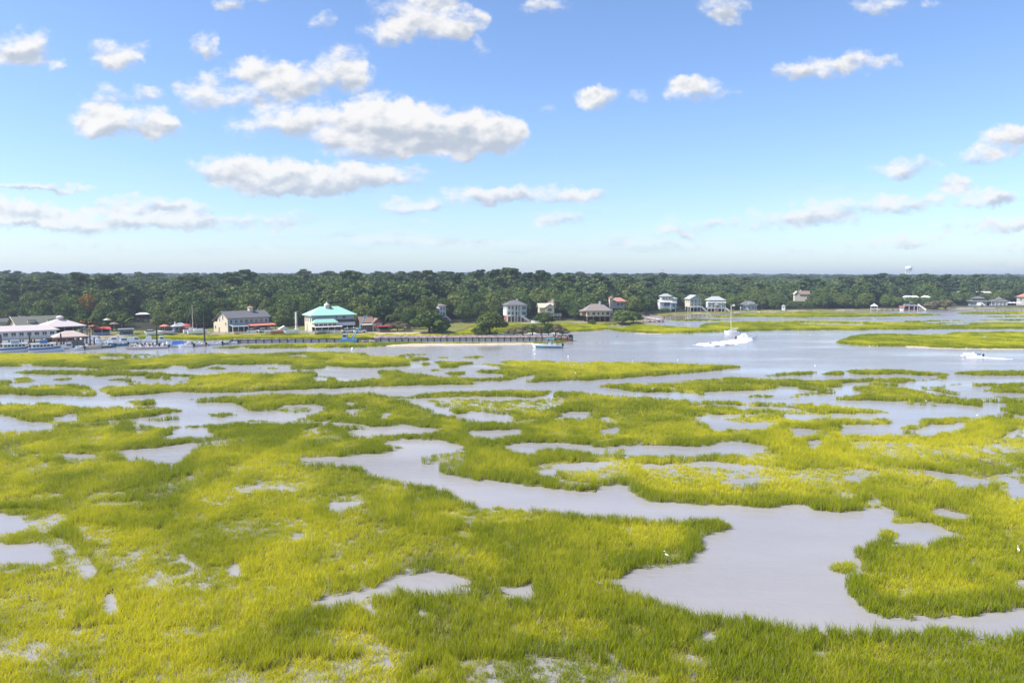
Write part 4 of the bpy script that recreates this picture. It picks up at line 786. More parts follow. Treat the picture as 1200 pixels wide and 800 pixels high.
# olive-roofed restaurant, far left
t = bld('restaurant_building', 'big olive-roofed restaurant with cream left gable behind the white marina boats', 'restaurant', 45, 391.5, 20, dY=6)
MB().box(-8.6, 9.0, -4.4, 4.4, 0, 3.3).build('wall', 'dark_void', t); MB().tri(-8.6, -8.45, -4.4, 4.4, 3.3, 3.0).build('gable_wall', 'cream_paint', t); MB().box(-8.75, -8.602, -4.4, 4.4, 0, 3.28).build('side_wall', 'cream_paint', t)
rf = MB().gable(-9.8, 7.2, -5.6, 5.6, 3.25, 3.5).add([(7.2,-5.6,3.25),(7.2,5.6,3.25),(10.8,4.0,2.9),(10.8,-4.0,2.9),(7.2,0,6.9)], [(0,3,4),(3,2,4),(2,1,4)]).build('roof', 'olive_shingle', t)
MB().box(-9.86, -9.72, -5.7, -5.3, 3.0, 3.5).add([(-9.86,-5.75,3.1),(-9.7,-5.75,3.1),(-9.7,0,6.9),(-9.86,0,6.9),(-9.86,-5.75,3.45),(-9.7,-5.75,3.45),(-9.7,0,7.25),(-9.86,0,7.25)], [(0,1,2,3),(4,7,6,5),(0,3,7,4),(1,5,6,2)]).build('fascia', 'cream_paint', rf)
for x in (-3.6, 3.4):
    d = MB().box(x-1.3, x+1.3, -3.9, -1.2, 4.3, 5.5).build('dormer', 'cream_paint', rf); MB().box(x-1.5, x+1.5, -4.2, -.6, 5.503, 5.72).build('roof', 'olive_shingle', d)
for x in (-6.5,-4.5,-1.5,.5,3.5,5.5): window(t, x, -4.402, 1.0, 1.3, 1.5)
MB().box(-6.4,-5.6,.2,1,6.3,7.2).build('vent','steel',rf); MB().box(-5,-4.2,.4,1.1,6.3,7.0).build('vent','steel',rf)
t = bld('storage_shed', 'small grey-roofed shed cut by the left edge beside the olive roof', 'shed', 1, 388, 10, dY=10)
MB().box(-3, 3, -2, 2, 0, 3).build('wall', 'beige_wall', t); MB().gable(-3.5, 3.5, -2.6, 2.6, 3, 1.6).build('roof', 'grey_shingle', t); door(t, 1, -2.002, 0); window(t, -1.4, -2.002, 1)
# marina house on the water with pink roof
p = at(24, 402.5, 0); t = thing('marina_house', 'low pink-roofed marina house over the water with a white railing deck', 'marina house', (p.x, p.y+4, 0), facing(p)+rad(6))
MB().box(-11, 10, -3.2, 4, 1.2, 1.5).build('deck', 'pale_wood', t); MB().box(-11, 7.2, -1.2, 3.6, 1.503, 3.6).build('wall', 'white_paint', t)
MB().hip(-11.6, 8, -2.2, 4.4, 3.6, 1.7).build('roof', 'pink_canvas', t); railing(t, -11, 10, -3.1, 1.5, h=1.0)
for i in range(9): window(t, -10+i*2.0, -1.203, 2.1, 1.1, 1.1)
posts(t, [-10.6+i*2.9 for i in range(8)], (-3, 3.6), -1, 1.2, .15, 'dark_pile', 'pile')
p = at(41, 401.5, 0); t = thing('marina_pavilion', 'pale pyramid-roofed pavilion with small cap on top beside the marina house', 'pavilion', (p.x, p.y+13, 0.3), facing(p)+rad(15))
MB().box(-5.2, 5.2, -4, 4, 0, 1.2).build('deck', 'pale_wood', t); MB().hip(-6.2, 6.2, -5, 5, 3.9, 2.5, ridge=5.6).build('roof', 'pink_canvas', t); MB().lathe([(.95,6.2),(.95,6.75),(1.25,6.8),(.7,7.3),(.05,7.45)], 12).build('roof_cap', 'pink_canvas', t)
posts(t, (-5,-2.5,0,2.5,5), (-3.8,3.8), 1.2, 3.9, .13, 'purple_wall'); railing(t, -5.1, 5.1, -3.95, 1.2); MB().box(-4.2, 4.2, -1, 3.4, 1.203, 3.5).build('inner_wall', 'dark_void', t)
# dock shelter
p = at(75, 408.5, 0); t = thing('dock_shelter', 'open dock shelter with tan hipped roof on thick timber piles', 'shelter', (p.x, p.y+3, 0), facing(p)+rad(8))
MB().hip(-4.3, 4.3, -3.2, 3.2, 3.2, 1.7, ridge=3.3).build('roof', 'tan_roof', t); MB().box(-4.1, 4.1, -3, 3, 2.9, 3.197).build('beam', 'brick', t)
posts(t, (-3.7,-1.2,1.3,3.7), (-2.7,2.7), -1, 2.9, .2, 'wood', 'pile'); MB().box(-4, 4, -3, 3, .7, .9).build('deck', 'pale_wood', t); MB().box(.4, 3.4, 0, 2.6, .903, 2.0).build('bar_counter', 'sage_wall', t)
# dock stairs and red umbrellas
t = bld('dock_stairs', 'steep dark wooden stairs with pale treads down to the marina dock', 'stairs', 102, 395, 12)
b = MB()
for i in range(11): b.box(-1.2, 1.2, -3.2+i*.42, -2.9+i*.42, .3+i*.34, .42+i*.34)
b.build('steps', 'pale_wood', t)
for x in (-1.3, 1.2): MB().add([(x,-3.4,-.2),(x+.12,-3.4,-.2),(x+.12,1.6,3.9),(x,1.6,3.9),(x,-3.4,.5),(x+.12,-3.4,.5),(x+.12,1.6,4.6),(x,1.6,4.6)], [(3,2,1,0),(4,5,6,7),(0,1,5,4),(2,3,7,6),(1,2,6,5),(0,4,7,3)]).build('rail', 'wood', t)
for x in (-1.2, 1.2): MB().box(x-.12, x+.12, 1.2, 1.44, -.3, 3.9).build('post', 'wood', t)
MB().box(-2, 2, 1.6, 4.6, 3.6, 3.8).build('landing', 'pale_wood', t)
def umbrella(px, py, m_, label, R_=1.7, dz=0, group=None):
    p = site(px, py); p.z = max(p.z, .6); t = thing('parasol', label, 'umbrella', (p.x, p.y, p.z+dz), 0, group)
    MB().tube((0,0,0),(0,0,2.7),.04).build('pole','white_paint',t); MB().lathe([(R_,2.15),(R_*.55,2.5),(.04,2.82),(.03,2.75),(R_*.55,2.42),(R_-.02,2.1)], 8).build('canopy',m_,t); MB().lathe([(.35,0),(.35,.1),(.05,.14)],10).build('base','concrete',t); return t
umbrella(100, 392, 'red_canvas', 'red umbrella above the top of the dock stairs', dz=2.3); umbrella(104, 392, 'coral_canvas', 'coral umbrella right of the stair-top red umbrella', dz=2.1); umbrella(110, 393, 'orange_paint', 'orange umbrella between the stairs and the red awning bar', dz=1)
umbrella(127, 388, 'cream_paint', 'cream umbrella behind the right end of the red bar', dz=2); umbrella(134, 390, 'brown_shingle', 'brown umbrella right of the red awning bar', dz=1)
umbrella(193, 391.5, 'coral_canvas', 'coral umbrella on the bank left of the purple hut', 1.8, .6); umbrella(219, 390, 'red_canvas', 'red umbrella right of the purple hut', dz=.4)
t = bld('awning_bar', 'outdoor bar under a long bright red awning', 'bar', 119, 392.5, 8)
MB().box(-2.9, 2.9, -.4, .4, 0, 1.1).build('counter', 'blue_grey_wall', t); MB().box(-2.9, 2.9, 1.6, 1.75, 0, 2.2).build('back_wall', 'dark_void', t)
MB().add([(-3.3,-1.5,2.3),(3.3,-1.5,2.3),(3.3,1.8,3.1),(-3.3,1.8,3.1),(-3.3,-1.5,2.2),(3.3,-1.5,2.2),(3.3,1.8,3.0),(-3.3,1.8,3.0)],[(0,1,2,3),(7,6,5,4),(0,4,5,1),(1,5,6,2),(2,6,7,3),(3,7,4,0)]).build('awning','red_canvas',t); posts(t,(-3,0,3),(-1.3,),0,2.2,.06)
t = bld('waterside_stall', 'small teal waterside stall with pale roof right of the red bar', 'stall', 148, 392, 5)
MB().box(-2.4,2.4,-1,1.4,0,1.5).build('wall','teal_gelcoat',t); MB().box(-2.8,2.8,-1.6,1.8,2.2,2.36).build('roof','pale_metal_roof',t); posts(t,(-2.3,2.3),(-1,1.4),1.5,2.2,.07,'wood'); MB().box(-1.8,1.8,-1.02,-1.003,.6,1.3).build('hatch','glass',t)
t = bld('hillside_cabin', 'small dark open cabin with white roof high among the oaks', 'cabin', 168, 379, 6, dz=0, dY=6)
MB().box(-2.6,2.6,-1.5,1.5,1.8,2.0).build('floor','wood',t); MB().box(-2.4,2.4,-.6,1.4,2.003,3.9).build('wall','dark_void',t); MB().hip(-3.2,3.2,-2,2,3.9,1.0).build('roof','white_paint',t); posts(t,(-2.4,0,2.4),(-1.4,1.4),-.5,3.9,.1,'dark_pile'); railing(t,-2.5,2.5,-1.45,2.0,'wood')
# purple hut and neighbours
t = bld('beach_hut', 'purple hut with whitish hipped roof and dark open porch', 'hut', 212, 389.5, 16)
MB().box(-2.6,2.2,-.4,2.2,0,2.5).build('wall','purple_wall',t); MB().hip(-3.3,2.9,-1.8,2.8,2.5,1.5).build('roof','pale_metal_roof',t); posts(t,(-2.9,-1,.8,2.5),(-1.5,),0,2.5,.09,'blue_grey_wall'); railing(t,-2.9,2.5,-1.5,0,'blue_grey_wall',.9); door(t,0,-.402,0); window(t,-1.6,-.402,1); chimney(t,-2,.5,3,4.4,.5,'white_paint')
t = bld('ticket_kiosk', 'small red kiosk between the purple hut and the tall mast', 'kiosk', 221, 390, 0)
MB().box(-.9,.9,-.8,.8,0,2).build('wall','red_paint',t); MB().hip(-1.2,1.2,-1.1,1.1,2,.7).build('roof','coral_canvas',t); MB().box(-.6,.6,-.82,-.803,1,1.7).build('window','glass',t)
# cream restaurant with grey roof and coral awning
t = bld('restaurant_building', 'cream gabled restaurant with grey roof, white cupola and coral awning', 'restaurant', 285, 389.5, 27, dY=4)
MB().box(-8.5, 9.5, -4.2, 4.6, 0, 6.0).build('wall', 'blue_grey_wall', t); MB().box(-8.66, -8.503, -4.25, 4.6, 0, 6.0).tri(-8.66, -8.5, -4.25, 4.65, 6.0, 2.5).build('gable_wall', 'beige_wall', t)  # blue-grey front, beige gable: shaded and sunlit sides put into wall colour
MB().box(-8.66,-2,4.603,8.2,0,4.4).build('rear_wing','beige_wall',t); MB().add([(-9.2,4.61,6.1),(-1.6,4.61,6.1),(-1.6,8.8,4.4),(-9.2,8.8,4.4),(-9.2,4.61,6.3),(-1.6,4.61,6.3),(-1.6,8.8,4.6),(-9.2,8.8,4.6)],[(3,2,1,0),(4,5,6,7),(0,1,5,4),(2,3,7,6),(1,2,6,5),(0,4,7,3)]).build('wing_roof','grey_shingle',t)
rf = MB().gable(-9.3, 10.1, -5.0, 5.2, 5.9, 2.7).build('roof', 'grey_shingle', t)
cu_ = MB().box(2.6,4.2,-.8,.8,8.0,9.9).build('cupola','cream_paint',rf); MB().hip(2.3,4.5,-1.1,1.1,9.903,.7,t=.1).build('roof','terracotta',cu_)
for i in range(8): window(t, -7.2+i*2.2, -4.203, 3.9, 1.1, 1.4)
window(t,-8.662,-.2,5.4,.8,2.0,'L'); window(t,-8.662,2.6,4.6,.8,1.1,'L'); window(t,-8.662,-2.6,3.2,.8,1.2,'L'); window(t,-8.662,6.5,1.4,.9,1.3,'L'); door(t,-8.662,3.2,0,1,2.1,'wood','L')
def awn(par, x0, x1, y, z, out, drop, m_, name='awning'):
    return MB().add([(x0,y,z),(x1,y,z),(x1,y-out,z-drop),(x0,y-out,z-drop),(x0,y,z+.1),(x1,y,z+.1),(x1,y-out,z-drop+.1),(x0,y-out,z-drop+.1)],[(0,1,2,3),(7,6,5,4),(0,4,5,1),(1,5,6,2),(2,6,7,3),(3,7,4,0)]).build(name,m_,par)
awn(t,-8.2,-1.2,-4.21,3.5,3.2,.8,'pale_metal_roof','porch_roof'); awn(t,-1,10.5,-4.21,3.7,4.4,.9,'coral_canvas')
posts(t,[-8,-5.6,-3.3,-1.4],(-7.2,),0,2.7,.1,'white_paint'); posts(t,[1,4,7,10.2],(-8.3,),0,2.8,.1,'red_paint'); MB().box(-8.3,10.6,-8.6,-4.22,-.3,.35).build('terrace','pale_wood',t)
MB().box(-8,10,-4.23,-4.204,.4,3.0).build('shopfront','glass',t); railing(t,-8.3,10.5,-8.5,.35,'wood')
# white pillar
t = bld('pillar', 'tall slim white pillar with brown band between the two restaurants', 'pillar', 347.3, 389, 0)
MB().box(-.9,.9,-.9,.9,-.2,1.2).build('base','white_paint',t); MB().tube((0,0,1.2),(0,0,8.3),.48,.38,12).build('shaft','white_paint',t); MB().tube((0,0,3.1),(0,0,3.5),.50,.49,12).build('band','terracotta',t)
t = bld('small_boathouse', 'little white gabled boathouse left of the tall white pillar', 'boathouse', 333, 389, 8)
MB().box(-1.9,1.9,-1.4,1.4,0,1.2).build('wall','white_paint',t); MB().tri(-1.9,1.9,-1.4,-1.3,1.2,1.2,'y').build('gable_wall','white_paint',t); MB().gable(-2.3,2.3,-1.8,1.8,1.2,1.3,'y',.12).build('roof','white_paint',t); MB().box(-.9,.9,-1.42,-1.403,0,1.1).build('door','dark_void',t)
# mint-roofed restaurant
t = bld('restaurant_building', 'large restaurant with mint green roof, sunlit cream left side and white cupola', 'restaurant', 387, 389, 20, dY=4)
MB().box(-9,9,-4,5,2.6,7.0).build('wall','blue_grey_wall',t); MB().box(-9.15,-9.003,-4,5,0,7.0).build('side_wall','cream_paint',t); MB().box(-8.9,8.9,-3.6,5,0,2.597).build('ground_floor','dark_void',t)  # blue-grey front and near-black ground floor carry painted shade; cream side is sunlit
rf = MB().hip(-10,10,-5.2,6.0,6.9,3.6,ridge=6.2).build('roof','mint_roof',t)
cu_ = MB().box(-2.2,-.4,-1.0,.8,9.2,11.0).build('cupola','cream_paint',rf); MB().lathe([(1.2,11.003),(1.0,11.5),(.3,11.8),(.3,12.2),(.02,12.4)],10,(-1.3,-.1)).build('roof','white_paint',cu_); MB().box(-.35,.35,-1.2,-.5,8.9,10.6).build('chimney','brick',rf)
MB().box(.6,9,-5.4,-4.003,2.6,3.9).build('balcony_front','white_paint',t); MB().box(1,8.8,-4.03,-4.004,4.0,5.1).build('window_band','glass',t)
window(t,4.6,-4.003,5.5,1.6,1.0); window(t,1.4,-4.003,5.6,.9,1.0)
MB().hip(-9.6,1,-7.4,-4.01,4.0,1.6,ridge=1.5).build('lean_roof','mint_roof',t); MB().box(-9.2,.4,-7,-4.02,2.4,3.99).build('sunroom_wall','cream_paint',t)
for i in range(5): window(t,-8.3+i*1.9,-7.003,2.7,1.3,1.0)
MB().box(-9.8,9.6,-9.4,-7.1,.2,.5).build('terrace','pale_wood',t); posts(t,[-9.5+2.7*i for i in range(8)],(-9.2,),0,2.4,.09); MB().add([(-9.8,-9.6,2.4),(2,-9.6,2.4),(2,-7.01,2.75),(-9.8,-7.01,2.75),(-9.8,-9.6,2.5),(2,-9.6,2.5),(2,-7.01,2.85),(-9.8,-7.01,2.85)],[(3,2,1,0),(4,5,6,7),(0,1,5,4),(2,3,7,6),(1,2,6,5),(0,4,7,3)]).build('veranda_roof','pink_canvas',t); railing(t,-9.6,9.5,-9.3,.5)
for y in (-2.5,.5,3.2): window(t,-9.152,y,4.4,1,1.5,'L')
# brown roofed neighbour
t = bld('restaurant_building', 'brown-roofed two-gabled restaurant touching the mint-roofed one on its right', 'restaurant', 434, 388.5, 14, dY=4)
MB().box(-4.6,3.8,-2.4,3,0,3.6).build('wall','brown_shingle',t); MB().gable(-5.2,1.0,-3.2,3.6,3.5,2.4).build('roof','brown_shingle',t); MB().box(.2,3.9,-4.4,-2.403,0,3.4).build('front_wing','cream_paint',t)
MB().gable(-.2,4.4,-4.9,1,3.4,1.9,'y').build('wing_roof','brown_shingle',t); MB().tri(.2,3.9,-4.38,-4.2,3.4,1.5,'y').build('gable_wall','brick',t); awn(t,-5,0,-2.41,3.4,2,.6,'pink_canvas'); window(t,2,-4.403,1.4,1.6,1.4); door(t,.9,-4.403,0); chimney(t,-1,.5,5,6.8,.7,'brick'); window(t,-3.2,-2.403,.9,1.6,1.3)
t = bld('outdoor_bar', 'low bar with flat red roof right of the brown-roofed restaurant', 'bar', 450, 389, 10)
MB().box(-2,2,-.8,1.2,0,1.1).build('counter','wood',t); MB().box(-2.8,2.8,-1.6,1.8,2.3,2.6).build('roof','red_canvas',t); posts(t,(-2.5,2.5),(-1.4,1.6),0,2.3,.08,'wood'); MB().box(-1.8,1.8,1.2,1.3,0,2.2).build('back_wall','dark_void',t)
t = bld('ruined_wall', 'low beige remnant wall among brown bushes left of the largest bush', 'wall', 479, 388.5, 5)
MB().box(-1.8,1.6,-.2,.2,0,1.5).box(-1.8,-.9,-.2,.2,1.5,2.5).box(.9,1.6,-.2,.2,1.5,2.0).build('masonry','beige_wall',t)
# pale narrow house among the trees
t = bld('narrow_house', 'narrow white three-storey house half hidden behind the largest bush', 'house', 516.5, 378, 30, dY=6)
MB().box(-1.9,1.9,-2,2,2.2,8).build('wall','white_paint',t); MB().hip(-2.3,2.3,-2.4,2.4,8,1.2).build('roof','taupe_shingle',t); window(t,-.8,-2.003,6.2,.7,1.1); window(t,.8,-2.003,6.2,.7,1.1); window(t,-.8,-2.003,3.8,.7,1.1); door(t,.8,-2.003,2.9,.8,2); posts(t,(-1.7,1.7),(-1.8,1.8),0,2.2,.14,'brick'); stairs(t,2.0,5.2,-1.6,0,2.8,0,'white_paint',10); MB().box(-3.4,-1.95,-1.2,1,5.6,7.2).build('bay','white_paint',t)
# white-columned house
t = bld('stilt_house', 'white-columned three-storey house with grey hipped roof and right-hand stairs', 'house', 603, 377, 14, dY=3)
MB().box(-5,5,-3.2,4.4,3.0,8.4).build('wall','white_paint',t); MB().box(-4.6,4.6,-2.6,4.2,0,2.997).build('ground_floor','brick',t); rf = MB().hip(-5.7,5.7,-4.9,5,8.4,2.6,ridge=4.6).build('roof','grey_shingle',t); chimney(rf,1.6,1,9.5,11.6,.7,'white_paint')
MB().box(-4.9,2.3,-4.7,-3.203,2.8,3.0).build('lower_deck','white_paint',t); MB().box(-4.9,2.3,-4.7,-3.203,5.6,5.8).build('upper_deck','white_paint',t)
posts(t,(-4.7,-2.9,-1.1,.5,2.2),(-4.5,),-.2,8.4,.2,'white_paint','column'); railing(t,-1.1,2.2,-4.6,3.0); railing(t,-4.7,2.2,-4.6,5.8)
MB().box(2.6,5.3,-4.2,-3.21,3.0,8.35).build('bay','blue_grey_wall',t)  # bay coloured blue grey for the shade on the house's right side
for z in (3.6,6.3):
    window(t,-3.9,-3.203,z,1.0,1.5); window(t,-2,-3.203,z,1.0,1.5); door(t,.6,-3.203,z-.6,1.6,2.1,'glass'); window(t,3.95,-4.203,z,1.9,1.5,mull=2)
for y in (-1.6,1,3.2): window(t,-5.002,y,6.3,.9,1.4,'L')
stairs(t,2.4,6.4,-5.7,0,2.8,0,'white_paint',10); posts(t,(-4.4,0,4.4),(-2.8,),0,2.9,.2,'white_paint')
# beige house on stilts behind trees
t = bld('stilt_house', 'beige gabled house on tall stilts with balcony partly behind oaks', 'house', 643, 376, 10, dY=5)
MB().box(-5.2,1.8,-2,4,4.0,6.6).build('side_wing','beige_wall',t); MB().box(-2.2,2.4,-3,-2.003,4.0,7.0).build('wall','beige_wall',t); MB().tri(-2.2,2.4,-3,-2.85,7.0,1.5,'y').build('gable_wall','beige_wall',t)
MB().gable(-6,2.4,-2.6,4.6,6.6,2.2).build('roof','beige_wall',t); MB().gable(-2.7,2.9,-3.5,3,6.9,1.8,'y').build('front_roof','cream_paint',t); MB().hip(-1,4,1.0,5.4,8.2,2.0).build('upper_roof','brown_shingle',t); chimney(t,2.6,2,8.8,11.2,1.1,'cream_paint')
window(t,.1,-3.003,4.9,1.9,1.5,mull=2); posts(t,(-5,-2,2.2,5.5),(-2.8,3.6),-.2,4,.16,'pale_wood','stilt'); MB().box(-2.4,6.2,-4.4,-3.01,2.6,2.8).build('balcony','blue_grey_wall',t); railing(t,-2.3,6.1,-4.35,2.8,'white_paint'); posts(t,(-.8,),(-4.2,),-.2,2.6,.12,'white_paint'); MB().box(-4.6,2,-1.8,3.6,0,3.9).build('store_wall','dark_void',t)
# boat on a trailer below
# brown-roofed house
t = bld('waterfront_house', 'cream house with broad taupe hipped roof standing on brick piers', 'house', 700, 377, 14, dY=3)
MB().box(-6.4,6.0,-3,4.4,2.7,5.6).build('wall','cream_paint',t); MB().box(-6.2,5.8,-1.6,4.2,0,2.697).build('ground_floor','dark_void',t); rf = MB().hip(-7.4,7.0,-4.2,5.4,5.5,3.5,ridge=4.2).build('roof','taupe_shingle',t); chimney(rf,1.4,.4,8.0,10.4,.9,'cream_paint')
for x in (-5.4,-2.6,-.2,2.1,4.7): window(t,x,-3.003,3.5,1.5 if x in (-2.6,4.7) else .9,1.4,mull=1)
posts(t,(-6,-2.8,0.6,3.2,5.7),(-2.9,),-.2,2.7,.28,'brick','pier'); window(t,-6.402,0,3.5,1,1.4,'L'); MB().box(-8.4,-6.45,-1.4,3.6,3.0,5.2).build('side_porch','brown_shingle',t); MB().hip(-9,-6.42,-2,4,5.2,1.0,ridge=.8).build('porch_roof','taupe_shingle',t)
t = bld('tower_house', 'terracotta-roofed house with square cream chimney tower among trees', 'house', 721, 367, 20, dY=0)
MB().box(-3.2,5.5,-2.5,3,3,7.2).build('wall','cream_paint',t); MB().hip(-2.8,6.8,-3.4,3.8,7.2,2.6,ridge=3.5).build('roof','terracotta',t); MB().box(-4.8,-2.81,-3.2,-.8,0,9.6).build('tower','cream_paint',t); MB().hip(-5.1,-2.5,-3.5,-.5,9.603,.8,t=.1).build('tower_roof','terracotta',t); window(t,1,-2.503,5,1.2,1.3); window(t,3.5,-2.503,5,1.2,1.3)
t = bld('hidden_house', 'pale flat-roofed house showing above the brown-roofed house', 'house', 714, 366, 5, dY=8)
MB().box(-4,4,-2.5,2.5,4,8.6).build('wall','sage_wall',t); MB().hip(-4.8,4.8,-3.2,3.2,8.6,1.0).build('roof','pale_metal_roof',t); window(t,0,-2.503,6.6,1.2,1.2)
# three pale waterfront houses
t = bld('waterfront_house', 'white waterfront house with stacked top storey, leftmost of three pale houses', 'house', 781, 365, 16, dY=3)
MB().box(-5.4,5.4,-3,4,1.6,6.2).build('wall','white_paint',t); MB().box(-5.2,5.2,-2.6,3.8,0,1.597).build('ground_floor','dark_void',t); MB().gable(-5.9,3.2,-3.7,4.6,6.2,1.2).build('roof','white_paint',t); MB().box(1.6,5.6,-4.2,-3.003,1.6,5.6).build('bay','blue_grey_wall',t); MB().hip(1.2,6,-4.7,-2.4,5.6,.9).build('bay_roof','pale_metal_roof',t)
MB().box(-4,2.8,-1.6,3,7.0,10.0).build('top_storey','cream_paint',t); MB().hip(-4.7,3.5,-2.4,3.7,10,1.7).build('top_roof','pale_metal_roof',t); MB().box(3.6,7,0,4,5,8.4).build('rear_wing','cream_paint',t); MB().hip(3.1,7.5,-.5,4.5,8.4,1.0).build('wing_roof','pale_metal_roof',t)
for x in (-2.4,-.4,1.6): window(t,x,-1.603,8.1,1.0,1.2)
MB().box(-2.6,1.4,-3.03,-3.004,3.6,5.6).build('porch_shade','dark_void',t); posts(t,(-2.6,-.6,1.3),(-3.2,),3.4,5.8,.13); window(t,3.6,-4.203,3.4,1.5,1.4); railing(t,-2.6,1.4,-3.25,3.4); posts(t,(-5,-1.6,1.8,5),(-4,),-.4,1.6,.15)  # near-black sheet on the wall paints the shade inside the porch
t = bld('waterfront_house', 'tall sage grey gabled house on stilts, middle of three pale waterfront houses', 'house', 812, 365, 22, dY=3)
MB().box(-3.6,4.0,-4,5,3.0,8.2).build('wall','sage_wall',t); MB().box(-3.75,-3.603,-4,5,3.0,8.2).build('side_wall','cream_paint',t); MB().tri(-3.6,4,-4,-3.9,8.2,2.4,'y').build('gable_wall','sage_wall',t); MB().gable(-4.4,4.8,-4.8,5.6,8.1,2.7,'y').build('roof','pale_metal_roof',t)  # sunlight painted in: left side cream, front greyer as the shaded face
for z in (3.7,6.2):
    for x in (-2.3,.2,2.7): window(t,x,-4.003,z,1.1,1.5)
posts(t,(-3.4,-1,1.4,3.8),(-3.8,0,4.6),-.3,3,.18,'white_paint','stilt'); MB().box(-3.2,3.6,-1,4.5,0,2.99).build('store_wall','dark_void',t); MB().box(-3.6,4,-5.4,-4.01,2.8,3.0).build('deck','white_paint',t); railing(t,-3.6,4,-5.35,3.0); stairs(t,4.1,7.4,-5.4,0,2.8,0,'white_paint',9)
for y in (-2,1.5): window(t,-3.752,y,6,1,1.4,'L')
t = bld('waterfront_house', 'white double-porch house with pale hipped roof, rightmost of three pale houses', 'house', 838, 365, 10, dY=3)
MB().box(-5.4,5.4,-2.6,4,2.2,7.4).build('wall','white_paint',t); MB().hip(-6.2,6.2,-4.8,5,7.4,2.6,ridge=4).build('roof','pale_metal_roof',t); MB().hip(-6.4,6.4,-5.2,-2.61,5.9,.7,ridge=.8,t=.12).build('porch_roof','white_paint',t)
for z in (2.0,4.4): MB().box(-5.8,5.8,-4.8,-2.603,z,z+.2).build('deck','white_paint',t)
railing(t,-5.7,5.7,-4.75,2.2); posts(t,(-5.6,-3.4,-1.1,1.1,3.4,5.6),(-4.6,),-.3,5.9,.13,'white_paint','column')
for x in (-4.2,-1.4,1.4,4.2): window(t,x,-2.603,2.8,1.2,1.4)
for x in (-4.2,-1.4,1.4,4.2): window(t,x,-2.603,5.0,1.2,1.2)
MB().box(-5.2,5.2,-2,3.8,0,2.19).build('ground_floor','dark_void',t); MB().tri(-1.4,1.4,-5.4,-4.9,4.5,1.0,'y').build('porch_gable','white_paint',t); stairs(t,5.9,8.6,-4.6,0,2,0,'white_paint',7); MB().box(-1,1,-4.9,-4.8,.2,1.6).build('garage_door','brick',t)
# low blue-grey house
t = bld('cottage', 'low blue-grey cottage with hipped roof against the dark wood', 'house', 877, 363.5, 16, dY=3)
MB().box(-5,5,-3,3.6,0,3.4).build('wall','blue_grey_wall',t); MB().hip(-5.8,5.8,-3.8,4.4,3.4,3.0).build('roof','grey_shingle',t); MB().box(-.8,3.4,-3.6,-1,4.2,5.5).build('dormer','pale_metal_roof',t)
for x in (-3.4,-.6,2.2,4): window(t,x,-3.003,1.1,1.1,1.3)
MB().box(-5.2,-1,-4.6,-3.01,.2,1.3).build('porch','white_paint',t)
t = bld('hidden_house', 'brown-roofed house with cream gable peeking over the dark wood', 'house', 937, 362, 12, dY=45)
MB().box(-4.5,4.5,-3,3,4,9.6).build('wall','cream_paint',t); MB().gable(-1.5,7.0,-3.6,3.8,9.4,2.6).build('roof','brown_shingle',t); MB().tri(-4.5,-1.0,-3.02,-2.9,9.6,2.2,'y').build('gable_wall','cream_paint',t); MB().gable(-5,-.6,-3.6,3,9.4,2.4,'y').build('side_roof','cream_paint',t); chimney(t,.6,0,10.8,13,.8,'cream_paint')
t = bld('garden_shed', 'tiny white building at the water edge left of the brown-roofed hilltop house', 'shed', 918, 363.8, 5)
t.scale = (.6,.6,.6); MB().box(-1.5,1.5,-1.2,1.2,0,4.4).build('wall','white_paint',t); MB().hip(-1.9,1.9,-1.6,1.6,4.4,1.2).build('roof','pale_metal_roof',t); window(t,0,-1.203,2.6,.8,1)
# far bank, right
def pier(name, label, px0, py0, px1, py1, z, w, step, m_='pale_wood', roof=None, rail=False):
    a, b = at(px0, py0, z), at(px1, py1, z); L_ = (b-a).length; t = thing(name, label, 'pier', (a.x, a.y, 0), math.atan2(b.y-a.y, b.x-a.x))
    MB().box(0, L_, -w/2, w/2, z-.18, z).build('deck', m_, t); n = min(48, max(2, int(L_/step)))
    pm = MB().tube((0,0,-1.5),(0,0,z+(.9 if rail else -.19)), .14).mesh('pile'); pm.materials.append(MATS['dark_pile' if not rail else 'pale_wood'])
    for i in range(n+1):
        for s in (-1, 1): lk('pile', pm, t, (i*L_/n, s*(w/2+.15), 0))
    if rail: 
        for s in (-1, 1): MB().box(0, L_, s*(w/2)-.05, s*(w/2)+.05, z+.8, z+.9).build('handrail', m_, t)
    return t, L_
t, L_ = pier('garden_pier', 'long low grey pier leading to the small white pier gazebo', 1020, 361.2, 1060, 361.4, 1.4, 1.6, 3)
p = at(1023, 361.5, 1.4); t = thing('pier_gazebo', 'small white-roofed gazebo at the end of the far pier', 'gazebo', (p.x, p.y-1.2, 0), facing(p)); t.scale = (.76,.76,.76)
MB().box(-2.4,2.4,-1.8,1.8,1.2,1.42).build('deck','pale_wood',t); MB().hip(-2.7,2.7,-2.2,2.2,3.8,1.7,ridge=2.2).build('roof','white_paint',t); posts(t,(-2.2,2.2),(-1.6,1.6),-1,3.8,.12); MB().lathe([(.15,5.5),(.1,6.3),(.01,6.5)],6).build('finial','white_paint',t); railing(t,-2.3,2.3,-1.7,1.42)
t = bld('boathouse', 'dark boathouse with low grey roof and cupola on the far bank', 'boathouse', 1067.5, 362.3, 8, dY=2)
